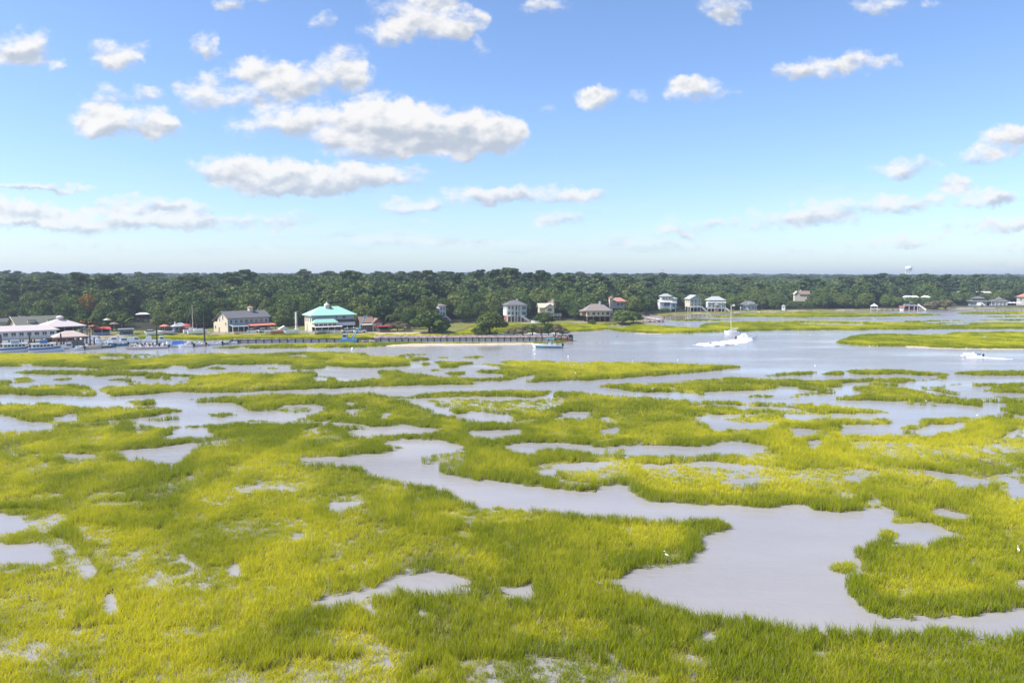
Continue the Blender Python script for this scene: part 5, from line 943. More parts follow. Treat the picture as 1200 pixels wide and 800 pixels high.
MB().box(-4.6,4.6,-2.4,3,0,3.2).build('wall','dark_void',t); MB().hip(-5.4,5.4,-3.2,3.8,3.2,1.6).build('roof','grey_shingle',t); MB().box(-1,1,-.6,.8,4.4,5.4).build('cupola','dark_void',t); MB().hip(-1.4,1.4,-1,1.2,5.403,.7,t=.1).build('cupola_roof','grey_shingle',t); posts(t,(-4.8,-1.6,1.6,4.8),(-2.9,),0,3.2,.14); MB().box(-5.4,5.4,-3.4,-2.41,.2,.5).build('porch','brick',t)
t = bld('white_stairs', 'white outdoor staircase right of the dark boathouse', 'stairs', 1078, 362.6, 0); stairs(t,-1.5,3.8,0,0,4,.2,'white_paint',8,name='flight'); posts(t,(-1.4,),(.2,1.0),0,4,.12)
t = bld('small_cabin', 'small white cabin left of the dark boathouse', 'cabin', 1057, 362.4, 0); MB().box(-1.6,1.4,-1,1,0,2.2).build('wall','white_paint',t); MB().gable(-2,1.8,-1.4,1.4,2.2,.9).build('roof','brick',t); window(t,0,-1.003,.9,.8,.8)
for (px, W, py, dY, rm, lab) in ((1066.5,10,362,38,'white_paint','long bright flat-roofed building in the trees above the dark boathouse'),(1084,5,362,36,'white_paint','tiny bright roof in the trees right of the long bright building'),(1119.5,8,360,95,'pale_metal_roof','pale roof high in the trees above the tan bank'),(1151,12,360,90,'pink_canvas','pinkish flat-roofed building in the trees above the grey-roofed houses')):
    t = bld('hilltop_building', lab, 'building', px, py, 8, dY=dY); z0 = 7.2 if dY < 60 else 8.6
    MB().box(-W/2,W/2,-3,3,0,z0).build('wall','white_paint' if W > 6 else 'cream_paint',t); MB().hip(-W/2-.5,W/2+.5,-3.5,3.5,z0,1.3,ridge=1.5).build('roof',rm,t)
    for i in range(max(1, int(W/3))): window(t,-W/2+1.5+i*3,-3.003,z0-1.9,1.2,1.1)
for (px, lab, rz) in ((1145.5,'grey two-tier-roofed house with white front stairs on the tan bank',10),(1170,'grey pointed-roof house with white porch, right of the two-tier-roofed one',6)):
    t = bld('bank_house', lab, 'house', px, 359, rz, dY=4)
    MB().box(-5.6,5.6,-3,4,0,3.8).build('wall','blue_grey_wall',t); MB().hip(-7,7,-4.4,5.2,3.8,1.8,ridge=4).build('roof','grey_shingle',t)
    if px < 1150: MB().box(-3.6,3.6,-2,3,4.7,6.0).build('upper_wall','grey_shingle',t); MB().hip(-4.6,4.6,-3,4,6.0,1.6).build('upper_roof','grey_shingle',t); MB().box(-1.2,1.6,-4.8,-3.01,0,3.2).build('stair_tower','white_paint',t); stairs(t,1.7,4.5,-4.6,0,2.6,0,'white_paint',7)
    else: MB().hip(-3,3,-2,3,5.1,2.4,ridge=2.9).build('upper_roof','grey_shingle',t); MB().box(-5,5,-3.03,-3.004,1.6,2.9).build('window_band','white_paint',t); posts(t,(-5,-2.5,0,2.5,5),(-4,),0,3.8,.14)
    for x in (-4.4,-2.4,3): window(t,x,-3.005 if px < 1150 else -3.04,1.5,1.1,1.2)
t = bld('salmon_house', 'salmon-coloured house cut by the right edge of the view', 'house', 1200, 358.6, 12, dY=8)
MB().box(-4.4,8,-3,4,0,7).build('wall','coral_canvas' if False else 'pink_canvas',t); MB().hip(-5.2,8.8,-3.8,4.8,7,2.6).build('roof','terracotta',t)
for x in (-3,0,3): window(t,x,-3.003,4.4,1.1,1.4)
for i, (px, R_) in enumerate([(1184,2.0),(1188,2.2),(1193,2.4)]): umbrella(px, 359.4, 'white_paint', ['white umbrella nearest the pointed-roof house on the tan bank','white umbrella second from the pointed-roof house','widest white umbrella beside the salmon house'][i], R_, .4)
# ------------------------------------------------------------------ bulkheads, piers, jetty
def seawall(label, px0, py0, px1, py1, h, step, pm_, wm2, dark='dark_pile', name='seawall'):
    a, b = at(px0, py0, 0), at(px1, py1, 0); L_ = (b-a).length; t = thing(name, label, 'sea wall', (a.x, a.y, 0), math.atan2(b.y-a.y, b.x-a.x)); n = min(98, int(L_/step))
    pw = L_/n; pmx = MB().box(.14, pw-.14, 0, .12, -.6, h).mesh('panel'); pmx.materials.append(MATS[wm2]); pl = MB().tube((0,-.08,-.8),(0,-.08,h+.25),.19,.17).mesh('pile'); pl.materials.append(MATS[pm_])
    for i in range(n): lk('panel', pmx, t, (i*pw, 0, 0)); lk('pile', pl, t, (i*pw, 0, 0))
    MB().box(0, L_, -.2, .3, h+.003, h+.16).build('cap_rail', dark, t); return t, a, b
seawall('long white-panelled sea wall with dark piles along the river', 272, 402.2, 455, 400.3, .95, 2.3, 'dark_pile', 'concrete')
tw, wa, wb = seawall('white-panelled breakwater wall with dark piles backed by brown rubble', 456, 400.3, 650, 399.2, .95, 2.0, 'dark_pile', 'concrete')
# rubble behind the breakwater
def rubble(name, px0, px1, py0, py1, n, m_, z, s0=.25, s1=.6, kind='stuff'):
    V, Fc = [], []; r = np.random.default_rng(int(px0))
    for _ in range(n):
        q = r.random(); p = at(px0+(px1-px0)*q, py0+(py1-py0)*r.random(), 0); s = r.uniform(s0, s1); b = len(V); o = r.normal(size=(8, 3))*.18
        for k, (i, j, l) in enumerate([(-1,-1,-1),(1,-1,-1),(1,1,-1),(-1,1,-1),(-1,-1,1),(1,-1,1),(1,1,1),(-1,1,1)]): V.append((p.x+s*(i+o[k,0]), p.y+s*(j+o[k,1]), z+s*.6*(l+o[k,2])))
        Fc += [(b+3,b+2,b+1,b),(b+4,b+5,b+6,b+7),(b,b+1,b+5,b+4),(b+1,b+2,b+6,b+5),(b+2,b+3,b+7,b+6),(b+3,b,b+4,b+7)]
    o = lk(name, npmesh(name, V, Fc, m_)); return tagobj(o, kind=kind)
rubble('rubble', 440, 650, 398.9, 396.6, 2600, 'stone', .7); rubble('rubble', 275, 440, 400.9, 399.2, 900, 'stone', .3); rubble('rubble', 752, 776, 377.6, 371, 420, 'stone', .25, .3, .8)
p = at(661, 400, 0); t = thing('jetty_head', 'dark timber jetty head at the right tip of the breakwater', 'jetty', (p.x, p.y+1.5, 0), rad(4))
MB().box(-3.2,2.8,-1.2,2.6,.9,1.2).build('deck','brown_shingle',t); posts(t,(-3,-1,1,2.6),(-1.1,2.4),-1,1.6,.16,'dark_pile','pile'); MB().box(-3,2.6,-1.1,-.95,.2,.8).build('fender','brick',t); MB().box(1.6,2.7,-1,1,1.2,2.0).build('crate_stack','dark_void',t)
t, a, b = seawall('tan retaining wall along the far right bank', 1112, 361.4, 1204, 360.6, 1.5, 2.4, 'pale_wood', 'beige_wall')
pier('boardwalk', 'long pale boardwalk on thin white posts in front of the tan bank', 1142, 363.6, 1203, 363.2, 1.3, 1.4, 2.4, 'pale_wood', rail=True)
pier('private_dock', 'brown dock with railing below the white stacked house', 775, 370.2, 806, 369.8, 1.1, 2.6, 2.2, 'brick')
pier('private_dock', 'pale wooden landing on the point left of the white stacked house', 757, 371.2, 773, 374.4, 1.2, 3.6, 2, 'pink_canvas', rail=True)
pier('private_dock', 'low brown dock below the sage gabled house', 809, 368.6, 828, 368.2, 1.1, 2.2, 2.2, 'wood')
pier('private_dock', 'pinkish grey dock below the double-porch house', 836, 367.6, 866, 367.3, 1.2, 2.4, 2.2, 'stone')
pier('private_dock', 'small pale dock at the foot of the low blue-grey cottage', 889, 365.4, 897, 365.2, .9, 2, 2, 'cream_paint')
pier('marina_dock', 'floating dock lined with small boats and tall dark piles', 152, 403.4, 246, 402.6, .5, 1.8, 6, 'pale_wood')
pier('marina_dock', 'short dock in front of the cream boats below the stairs', 93, 405.4, 130, 404.4, .7, 1.6, 3, 'pale_wood')
pier('marina_dock', 'dock along the two blue and white tour boats', -6, 409.6, 68, 408.6, .6, 1.2, 3, 'wood')
for i, (px, py, h, lab) in enumerate([(2,412.6,4.6,'thick mooring pile at the left edge beside the tour boat'),(35.5,412.6,4.8,'thick mooring pile between the two tour boats'),(72,409.5,4.4,'thick mooring pile at the bow of the right tour boat'),(240,403.8,8.6,'tallest dark pile at the right end of the floating dock'),(184,403,5.2,'dark pile near the left end of the floating dock'),(106,408,3.4,'mooring pile beside the cream boat'),(111,408,3,'shorter mooring pile right of the cream boat')]):
    p = at(px, py, 0); t = MB().tube((0,0,-1.5),(0,0,h),.24,.2,10).tube((0,0,h),(0,0,h+.25),.2,.02,10).build('mooring_pile','dark_pile',None,(p.x,p.y,0)); tagobj(t, lab, 'pile')
# patio fence and vehicles before the restaurants
def fence(label, px0, py0, px1, py1, m_, h=1.0, step=2.4):
    a, b = site(px0, py0), site(px1, py1); L_ = (b-a).length; t = thing('patio_fence', label, 'fence', a, math.atan2(b.y-a.y, b.x-a.x)); n = int(L_/step); pm = MB().box(-.08,.08,-.08,.08,-.5,h+.15).mesh('post'); pm.materials.append(MATS[m_])
    for i in range(n+1): lk('post', pm, t, (i*L_/n, 0, 0))
    s = MB()
    for i in range(int(L_/.3)): s.box(i*.3, i*.3+.16, -.02, .02, .1, h)
    s.build('pickets', m_, t); return t
fence('white picket fence in front of the mint-roofed restaurant', 350, 390.4, 400, 390.2, 'white_paint'); fence('pale low fence in front of the cream restaurant', 238, 391, 300, 390.8, 'cream_paint', .8)
def car(px, py, yaw, m_, label, L_=4.4, group=None):
    p = site(px, py); t = thing('parked_car', label, 'car', p, facing(p)+rad(yaw), group); W = .88; x0, x1 = -L_/2, L_/2
    pr = [(x0,.35),(x0,.85),(x0+.3,1.0),(x1-1.2,.98),(x1-.1,.8),(x1,.4)]
    m = MB(); vs = [(x,-W,z) for x, z in pr]+[(x,W,z) for x, z in pr]; k = len(pr); m.add(vs, [tuple(range(k)), tuple(range(2*k-1,k-1,-1))]+[(i,i+k,(i+1)%k+k,(i+1)%k) for i in range(k)]); m.build('body', m_, t)
    pr = [(x0+.35,1.0),(x0+.75,1.5),(x1-1.9,1.5),(x1-1.25,.99)]; m = MB(); vs = [(x,-W+.1,z) for x, z in pr]+[(x,W-.1,z) for x, z in pr]; m.add(vs, [(0,1,2,3),(7,6,5,4),(0,4,5,1),(1,5,6,2),(2,6,7,3),(3,7,4,0)]); m.build('windows','glass',t); MB().box(x0+.8,x1-1.95,-W+.12,W-.12,1.503,1.55).build('roof',m_,t)
    for x in (x0+.8, x1-.85):
        for y in (-W, W-.2):
            w = MB().tube((x,y-.03,.33),(x,y+.23,.33),.33,n=12).build('wheel','black_rubber',t)
    return t
for px, py, yaw, m_, lab in [(310,389.6,10,'gelcoat','white car parked at the right end of the coral awning'),(318,389.6,-15,'steel','silver car parked between coral awning and little boathouse'),(408,389.8,8,'gelcoat','white car parked right of the white picket fence'),(415,389.6,0,'blue_grey_wall','grey blue car parked under the right end of the mint roof'),(422,389.9,10,'gelcoat','white car parked left of the brown-roofed restaurant'),(398,389.2,80,'red_paint','dark red car seen end-on behind the picket fence'),(297,389.8,0,'gelcoat','white car parked in front of the grey porch roof'),(178,391.5,5,'gelcoat','white car on the bank left of the coral umbrella'),(100,389,5,'steel','silver car behind the dock stairs')]: car(px, py, yaw, m_, lab)
# ------------------------------------------------------------------ boats
def hull_mb(L_, B, H, bowrise=.45, n=11):
    m = MB(); rings = []
    for i in range(n):
        t = i/(n-1); x = -L_/2+L_*t; k = 1-max(0, (t-.5)/.5)**2.3; k = max(k, .02); b = B/2*k*(.92+.08*min(1, t*4)); z = H*(1+bowrise*max(0, t-.35)**1.6*1.6); kz = -.35+.35*max(0, (t-.7)/.3)**2*1.6
        x2 = x+.10*L_*max(0, t-.6)*1.2
        rings.append([(x, 0, kz), (x, -b*.78, kz*.3+.03), (x2, -b, z), (x2, -b*.86, z), (x2, b*.86, z), (x2, b, z), (x, b*.78, kz*.3+.03)])
    v = [p for r in rings for p in r]; f = []
    for i in range(n-1):
        for j in range(7):
            if j == 3: continue
            a = i*7+j; b2 = i*7+(j+1) % 7; f.append((a, b2, b2+7, a+7))
    f.append((0,1,2,3,4,5,6)); m.add(v, f); return m, rings
def boat(px, py, hd, L_, B, H, hm, label, name='motorboat', cat='boat', stripe=None, dz=0, onland=False, group=None):
    p = site(px, py) if onland else at(px, py, 0); t = thing(name, label, cat, (p.x, p.y, p.z+dz), facing(p)+rad(hd), group)
    m, R_ = hull_mb(L_, B, H); m.build('hull', hm, t)
    d = MB(); v = []; f = []
    for i, r in enumerate(R_[:-1]): v += [(r[3][0], r[3][1], H*.72), (r[4][0], r[4][1], H*.72)]
    for i in range(len(R_)-2): f.append((2*i, 2*i+1, 2*i+3, 2*i+2))
    d.add(v, f); d.build('deck', 'gelcoat', t)
    if stripe:
        s = MB(); v = []; f = []
        for r in R_[:-1]:
            a = Vector(r[1]).lerp(Vector(r[2]), .55); b2 = Vector(r[1]).lerp(Vector(r[2]), .93); v += [(a.x, a.y-.02, a.z), (b2.x, b2.y-.02, b2.z)]
        for i in range(len(R_)-2): f.append((2*i, 2*i+2, 2*i+3, 2*i+1))
        s.add(v, f); s.build('stripe', stripe, t)
    return t
def outboard(t, x, z=.5, m_='black_rubber'): MB().box(x-.35, x+.2, -.22, .22, z, z+.75).box(x-.15, x+.05, -.08, .08, z-.9, z).build('outboard_motor', m_, t)
def ttop(t, x0, x1, w, z0, z1, m_):
    MB().box(x0, x1, -w/2, w/2, z1, z1+.1).build('canopy', m_, t)
    for x in (x0+.2, x1-.2):
        for y in (-w/2+.1, w/2-.1): MB().tube((x*.8+.2*(x0+x1)/2, y*.8, z0), (x, y, z1), .035).build('canopy_pole', 'steel', t)
def console(t, x, w, z, m_='gelcoat'):
    MB().add([(x-.4,-w/2,z),(x+.5,-w/2,z),(x+.5,w/2,z),(x-.4,w/2,z),(x-.4,-w/2,z+1.0),(x+.2,-w/2,z+1.0),(x+.2,w/2,z+1.0),(x-.4,w/2,z+1.0)],[(3,2,1,0),(4,5,6,7),(0,1,5,4),(1,2,6,5),(2,3,7,6),(3,0,4,7)]).build('console', m_, t)
    MB().add([(x+.2,-w/2,z+1.0),(x+.2,w/2,z+1.0),(x,w/2,z+1.45),(x,-w/2,z+1.45),(x+.23,-w/2,z+1.0),(x+.23,w/2,z+1.0),(x+.03,w/2,z+1.45),(x+.03,-w/2,z+1.45)],[(0,1,2,3),(7,6,5,4),(0,4,5,1),(1,5,6,2),(2,6,7,3),(3,7,4,0)]).build('windscreen','glass',t)
# main bay boat mid river, bow to the left
t = boat(641.5, 407.5, 176, 8.2, 2.5, .95, 'gelcoat', 'white bay boat with teal lower hull and teal canopy mid river')
m, R_ = hull_mb(8.2, 2.52, .95); s = MB(); v = []; f = []
for r in R_[:-1]:
    for sg in (1, -1): pass
    a = Vector(r[1]); b2 = Vector(r[1]).lerp(Vector(r[2]), .6); v += [(a.x, a.y*1.01-.01, a.z), (b2.x, b2.y*1.01-.01, b2.z), (a.x, -a.y*1.01+.01, a.z), (b2.x, -b2.y*1.01+.01, b2.z)]
for i in range(len(R_)-2): k = 4*i; f += [(k, k+4, k+5, k+1), (k+2, k+3, k+7, k+6)]
s.add(v, f); s.build('lower_hull', 'teal_gelcoat', t); console(t, -.6, 1.0, .7); MB().box(-2.4,-1.6,-.5,.5,.7,1.4).build('seat','gelcoat',t); ttop(t, -2.0, .5, 1.9, .8, 2.6, 'teal_canvas'); outboard(t, -4.3, .6); MB().box(.8,2.2,-.7,.7,.7,1.05).build('bow_cushion','blue_grey_wall',t)
# tour boats
for px, lab in ((20.5,'white and blue tour boat nearest the left edge'),(54,'white and blue tour boat with flared blue bow')):
    t = boat(px, 412.2, 2, 8.0, 2.6, 1.3, 'gelcoat', lab, 'tour_boat', stripe='blue_gelcoat'); MB().box(-3.2,2.0,-1.0,1.0,.95,2.3).build('cabin','gelcoat',t); MB().box(-3.6,2.4,-1.15,1.15,2.303,2.42).build('roof','gelcoat',t)
    for i in range(6): MB().box(-2.9+.8*i,-2.3+.8*i,-1.03,-1.003,1.55,2.05).build('window','glass',t)
    MB().box(-1.4,.4,-.8,.8,2.42,3.2).build('flybridge','blue_grey_wall' if px < 30 else 'blue_gelcoat',t); MB().tube((0,0,3.2),(0,0,4.3),.03).build('antenna','steel',t)
# other marina boats
def cruiser(px, py, hd, L_, hm, label, **k):
    t = boat(px, py, hd, L_, L_*.3, L_*.13, hm, label, 'cabin_boat', **k); h = L_*.13
    MB().add([(-L_*.2,-L_*.1,h*.7),(L_*.22,-L_*.1,h*.7),(L_*.22,L_*.1,h*.7),(-L_*.2,L_*.1,h*.7),(-L_*.17,-L_*.08,h+1.1),(L_*.1,-L_*.08,h+1.1),(L_*.1,L_*.08,h+1.1),(-L_*.17,L_*.08,h+1.1)],[(3,2,1,0),(4,5,6,7),(0,1,5,4),(1,2,6,5),(2,3,7,6),(3,0,4,7)]).build('cabin','gelcoat',t)
    MB().box(-L_*.14,L_*.1,-L_*.1-.0,-L_*.1+.02,h+.35,h+.75).build('window','glass',t); MB().tube((-.2,0,h+1.1),(-.5,0,h+2.1),.03).build('antenna','steel',t); return t
def skiff(px, py, hd, L_, hm, label, motor=True, top=None, **k):
    t = boat(px, py, hd, L_, L_*.34, L_*.11+.15, hm, label, 'skiff', **k); console(t, -.2, .8, L_*.07)
    if motor: outboard(t, -L_/2-.1, .35)
    if top: ttop(t, -1.0, .8, 1.4, .5, 2.1, top)
    MB().box(-L_*.32,-L_*.22,-L_*.12,L_*.12,L_*.08,L_*.08+.35).build('seat','gelcoat',t); return t
cruiser(81,408.8,5,5.2,'gelcoat','white cabin boat under the dock shelter'); skiff(90,410.4,185,3.4,'gelcoat','small white dinghy with dark motor right of the shelter'); cruiser(100,401.5,12,7.0,'gelcoat','tall white sport boat below the dock stairs'); cruiser(110,400.4,170,6.4,'gelcoat','white sport boat moored behind the cream boat')
skiff(103,409,3,6.4,'cream_paint','cream open boat in front of the dock stairs'); skiff(124,407.4,182,4.4,'teal_gelcoat','teal-hulled skiff right of the cream boat'); skiff(138,405.4,178,5.2,'teal_gelcoat','teal and white skiff behind the first teal one'); cruiser(146,402.6,4,6,'gelcoat','white cabin boat right of the teal skiffs')
for (px, py, hd, L_, m_, lab) in [(97,404.6,100,5.4,'gelcoat','white boat moored stern-out at the foot of the dock stairs'),(105,404.2,80,5,'pink_canvas','pinkish white boat between the stairs and red bar'),(114,404,95,5.4,'gelcoat','white boat bow-in below the red awning bar'),(121,403.4,85,4.6,'cream_paint','cream boat bow-in right of the red awning bar'),(129,403,92,5,'gelcoat','white boat bow-in below the cream umbrella'),(152,401.8,176,5.5,'gelcoat','white boat at the left root of the floating dock'),(88,402.6,100,5,'gelcoat','white boat between the dock shelter and the dock stairs'),(134,401.2,4,5.2,'gelcoat','white boat moored behind the second teal skiff'),(142,400.2,178,4.8,'pink_canvas','pinkish boat farthest back below the teal waterside stall'),(160,400.8,6,4.6,'gelcoat','white boat behind the water scooters near the dock root'),(174,400.4,176,5,'gelcoat','white boat behind the middle of the floating dock'),(190,400.2,4,4.6,'gelcoat','white boat behind the floating dock left of the blue cover')]:
    cruiser(px, py, hd, L_, m_, lab)
# long inflatable with people's gear, blue-covered boat, row of small craft
t = boat(173, 408.6, 180, 10.5, 2.2, .5, 'pink_canvas', 'long pinkish low boat with dark stern and red waterline', 'long_boat', stripe='brick'); outboard(t, -5.4, .2)
for i in range(6): MB().box(-4+1.4*i,-3.6+1.4*i,-.7,.7,.35,.75).build('bench','gelcoat',t)
t = boat(209, 406.6, 8, 4.6, 1.8, .8, 'gelcoat', 'small boat under a bright blue cover', 'covered_boat'); MB().add([(-1.9,-.9,.8),(1.9,-.8,.9),(1.9,.8,.9),(-1.9,.9,.8),(-1.4,0,1.9),(1.3,0,1.8)],[(0,1,5,4),(1,2,5),(2,3,4,5),(3,0,4)]).build('cover','blue_canvas',t)
def waterbike(px, py, hd, m_, label, group):
    t = boat(px, py, hd, 3.0, 1.1, .5, m_, label, 'water_scooter', 'water scooter', group=group); MB().box(-1.0,.2,-.2,.2,.35,.85).build('seat','black_rubber',t); MB().tube((.3,-.35,1.05),(.3,.35,1.05),.04).tube((.3,0,.6),(.3,0,1.05),.06).build('handlebar','black_rubber',t); return t
cl = ['gelcoat','pink_canvas','gelcoat','cream_paint','gelcoat','blue_grey_wall','gelcoat']
for i in range(9): waterbike(161+i*4.6, 405.2+(i % 2)*.9, 95+random.uniform(-15,15), cl[i % 7], '%s water scooter moored nose-in on the floating dock left of the blue-covered boat' % {'gelcoat':'white','pink_canvas':'pinkish','cream_paint':'cream','blue_grey_wall':'grey'}[cl[i % 7]], '%s water scooters left of the blue-covered boat' % {'gelcoat':'white','pink_canvas':'pinkish','cream_paint':'cream','blue_grey_wall':'grey'}[cl[i % 7]])
for (px, py, hd, L_, m_, lab) in [(198,405.4,20,5,'gelcoat','white skiff just left of the blue-covered boat'),(217,406.8,160,4.6,'gelcoat','white skiff touching the blue-covered boat on its right'),(223,404.6,10,5.4,'gelcoat','larger white skiff behind the dock right of the blue cover'),(230,405.8,175,5,'pink_canvas','pinkish skiff second from the tallest pile'),(236,404.8,8,4.6,'gelcoat','white skiff left beside the tallest dark pile'),(248,404.6,176,5.6,'gelcoat','low white skiff right of the tallest pile'),(258,403.8,178,5.4,'blue_grey_wall','grey skiff at the left end of the sea wall'),(268,403.4,178,5,'gelcoat','white skiff farthest right against the sea wall')]: skiff(px, py, hd, L_, m_, lab)
# sailing boats on the bank behind, masts
for (px, py, h, lean, lab) in [(226.3,390.6,9.2,0,'white sailboat with tall straight mast drawn up on the bank'),(231.5,391.2,8.2,-.12,'sailboat with thin leaning mast right of the tall-masted one')]:
    t = boat(px, py, 10, 6.2, 2.0, .9, 'gelcoat', lab, 'sailboat', 'sailboat', dz=.5, onland=True); MB().tube((0,0,.6),(lean*h,0,h),.11 if lean == 0 else .07,.07).build('mast','cream_paint' if lean == 0 else 'wood',t); MB().tube((0,0,1.6),(-2.6,0,1.7),.07).build('boom','white_paint',t); MB().box(-1.2,1.0,-.6,.6,.7,1.25).build('cabin','gelcoat',t); MB().tube((lean*h,0,h),(2.9,0,.95),.015).tube((lean*h,0,h),(-3,0,.8),.015).build('rigging','steel',t); MB().box(-1.4,1.4,-.15,.15,-.5,0).build('keel','blue_gelcoat',t)
for (px, py, hd, L_, m_, lab) in [(182,391.8,5,5.6,'gelcoat','white boat lying on the bank between coral umbrella and purple hut'),(195,391.2,175,4.8,'gelcoat','short white boat on the bank left of the purple hut'),(320,390.2,5,5.4,'gelcoat','white boat on the bank left of the little boathouse'),(340,390.6,178,4.4,'gelcoat','small white boat at the foot of the white pillar'),(326,390.8,3,5,'orange_paint','orange-brown rowing boat below the little boathouse'),(631,378.4,176,6,'gelcoat','white boat on the lawn right of the white-columned house')]:
    boat(px, py, hd, L_, L_*.33, .8, m_, lab, 'beached_boat', onland=True, dz=.25)
# anchored sailboat in the channel
p = at(858, 392, 0); t = boat(858, 391.9, 195, 5.2, 2.0, 1.1, 'gelcoat', 'anchored white sailboat with bare tall mast before the marsh', 'sailboat', 'sailboat')
MB().box(-1.4,1.2,-.65,.65,.9,1.55).build('cabin','gelcoat',t); MB().tube((.4,0,.8),(.6,0,10.4),.17,.10).build('mast','cream_paint',t); MB().tube((.4,0,2.0),(-2.0,0,2.1),.12).build('furled_boom','white_paint',t); MB().tube((.6,0,10.3),(2.9,0,1.2),.02).tube((.6,0,10.3),(-2.5,0,1.1),.02).build('rigging','steel',t); MB().box(-.5,.1,-.1,.7,10.0,10.6).build('masthead','white_paint',t); outboard(t,-2.6,.5); MB().box(-.9,.7,-.67,-.653,1.1,1.35).build('window','glass',t)
# speedboat and its wake
t = boat(875, 397.6, 8, 6.2, 2.2, .8, 'gelcoat', 'white speedboat throwing a broad white wake', 'speedboat'); t.rotation_euler[1] = rad(-6); console(t, -.2, .9, .6); ttop(t, -1.2, .7, 1.6, .7, 2.6, 'black_rubber'); outboard(t, -3.2, .5); MB().box(-1.9,-1.2,-.5,.5,.6,1.1).build('seat','gelcoat',t)
foam_m = mat('foam', (0.82,0.84,0.86), .9, var=.08, scale=1.5, bump=.6)
def foam(name, pts, seed):                                   # pts: (px, py, half width m, height m)
    C_ = [at(a, b, 0) for a, b, _, _ in pts]; n = len(pts); V = []; Fc = []; N1, N2 = 60, 16; r = np.random.default_rng(seed)
    for i in range(N1):
        q = i/(N1-1)*(n-1); k = min(int(q), n-2); f = q-k; c = C_[k].lerp(C_[k+1], f); d = (C_[k+1]-C_[k]).normalized(); nrm = Vector((-d.y, d.x, 0)); w = pts[k][2]*(1-f)+pts[k+1][2]*f; h = pts[k][3]*(1-f)+pts[k+1][3]*f
        for j in range(N2):
            s = j/(N2-1)*2-1; rag = 1+.45*(float(vnoise(np.array([i*.35+seed]), np.array([(s > 0)*9.0+seed]))[0])-.5); e = 1-abs(s)**3
            z = .02+h*(.55+.45*abs(s))*e*(.35+1.3*float(vnoise(np.array([i*.6+seed*3]), np.array([j*.9+.3]))[0])) - (.12 if abs(s) > .98 else 0)
            p = c+nrm*w*rag*s; V.append((p.x, p.y, z))
    for i in range(N1-1):
        for j in range(N2-1):
            if float(fbm(np.array([i*.5+seed*5]), np.array([j*.8+seed]), 2)[0]) > .60 + .32*(i/N1 if seed != 9 else 1-i/N1): continue
            a = i*N2+j; Fc.append((a, a+1, a+N2+1, a+N2))
    return tagobj(lk(name, npmesh(name, V, Fc, foam_m)), kind='stuff')
foam('wake_foam', [(817,405,2.2,.06),(830,404,4.6,.2),(845,402.4,4.6,.25),(860,400.6,3.8,.25),(870,398.6,2.6,.35),(876,397.6,1.8,.4),(884,397.2,1.0,.15)], 3)
foam('wake_foam', [(870,399,1,.1),(868,396.5,1.2,.9),(872,394.8,.8,1.3),(876,396,.6,.5)], 5)
p = at(1139,417.8,0); t = thing('pontoon_boat', 'pontoon boat with dark canopy heading left near the right edge', 'boat', (p.x,p.y,0), facing(p)+rad(180))
for y in (-.9,.9): MB().tube((-2.8,y,.12),(2.4,y,.12),.3,n=10).tube((2.4,y,.12),(3.1,y,.3),.3,.05,10).build('pontoon','steel',t)
MB().box(-2.8,2.6,-1.15,1.15,.42,.55).build('deck','gelcoat',t)
f = MB().box(-1.2,2.5,-1.15,-1.08,.55,1.1).box(-1.2,2.5,1.08,1.15,.55,1.1).box(2.43,2.5,-1.08,1.08,.55,1.1).build('fence','gelcoat',t); ttop(t,-1.8,1.4,2.1,.6,2.9,'black_rubber'); t.scale = (.78,.78,.78); MB().box(-2.4,-1.2,-1,-.2,.55,1.0).build('bench','blue_gelcoat',t); MB().box(.8,2.2,.2,1,.55,1.0).build('bench','gelcoat',t); console(t,-.2,.7,.55); outboard(t,-3.0,.35)
foam('wake_foam', [(1131,418.8,.4,.1),(1140,418.6,.6,.12),(1150,418.8,.7,.15),(1165,419.6,.8,.08),(1187,421,.7,.05)], 9)
# blue boom crane on the bank of the breakwater
p = at(409, 401, 0); t = thing('boom_crane', 'blue boom crane leaning right over the sea wall', 'crane', (p.x, p.y, .6), 0)
MB().box(-2.4,2.6,-1.2,1.2,-.4,.5).build('barge','blue_paint',t); MB().box(-1.9,-.5,-.8,.8,.5,2.0).build('cab','blue_grey_wall',t); MB().box(-1.7,-.7,-.83,-.803,1.1,1.8).build('cab_window','glass',t)
MB().tube((.6,0,.5),(2.9,.4,3.4),.24,.2).build('boom','blue_paint',t); MB().tube((2.9,.4,3.4),(4.9,.8,7.0),.18,.13).build('jib','teal_canvas',t); MB().tube((1.2,-.2,.5),(2.2,.1,2.4),.09).build('ram','steel',t); MB().box(4.6,5.3,.4,1.2,6.9,7.5).build('basket','teal_canvas',t)
# buoys, channel markers
for i, (px, py, s, m_, lab) in enumerate([(413,409.4,.42,'gelcoat','large white mooring buoy in the channel below the sea wall'),(627,415,.22,'gelcoat','tiny white float below the teal-canopied bay boat'),(666,418,.22,'gelcoat','tiny white float right of the teal-canopied bay boat'),(723,394.6,.3,'teal_gelcoat','dark green buoy in open water left of the wake')]):
    p = at(px, py, 0); o = MB().lathe([(.05,-s*.6),(s*.8,-s*.4),(s,0),(s*.8,s*.6),(s*.25,s),(s*.15,s*1.3),(.02,s*1.35)],14).build('buoy', m_, None, (p.x,p.y,.05), smooth=True); tagobj(o, lab, 'buoy')
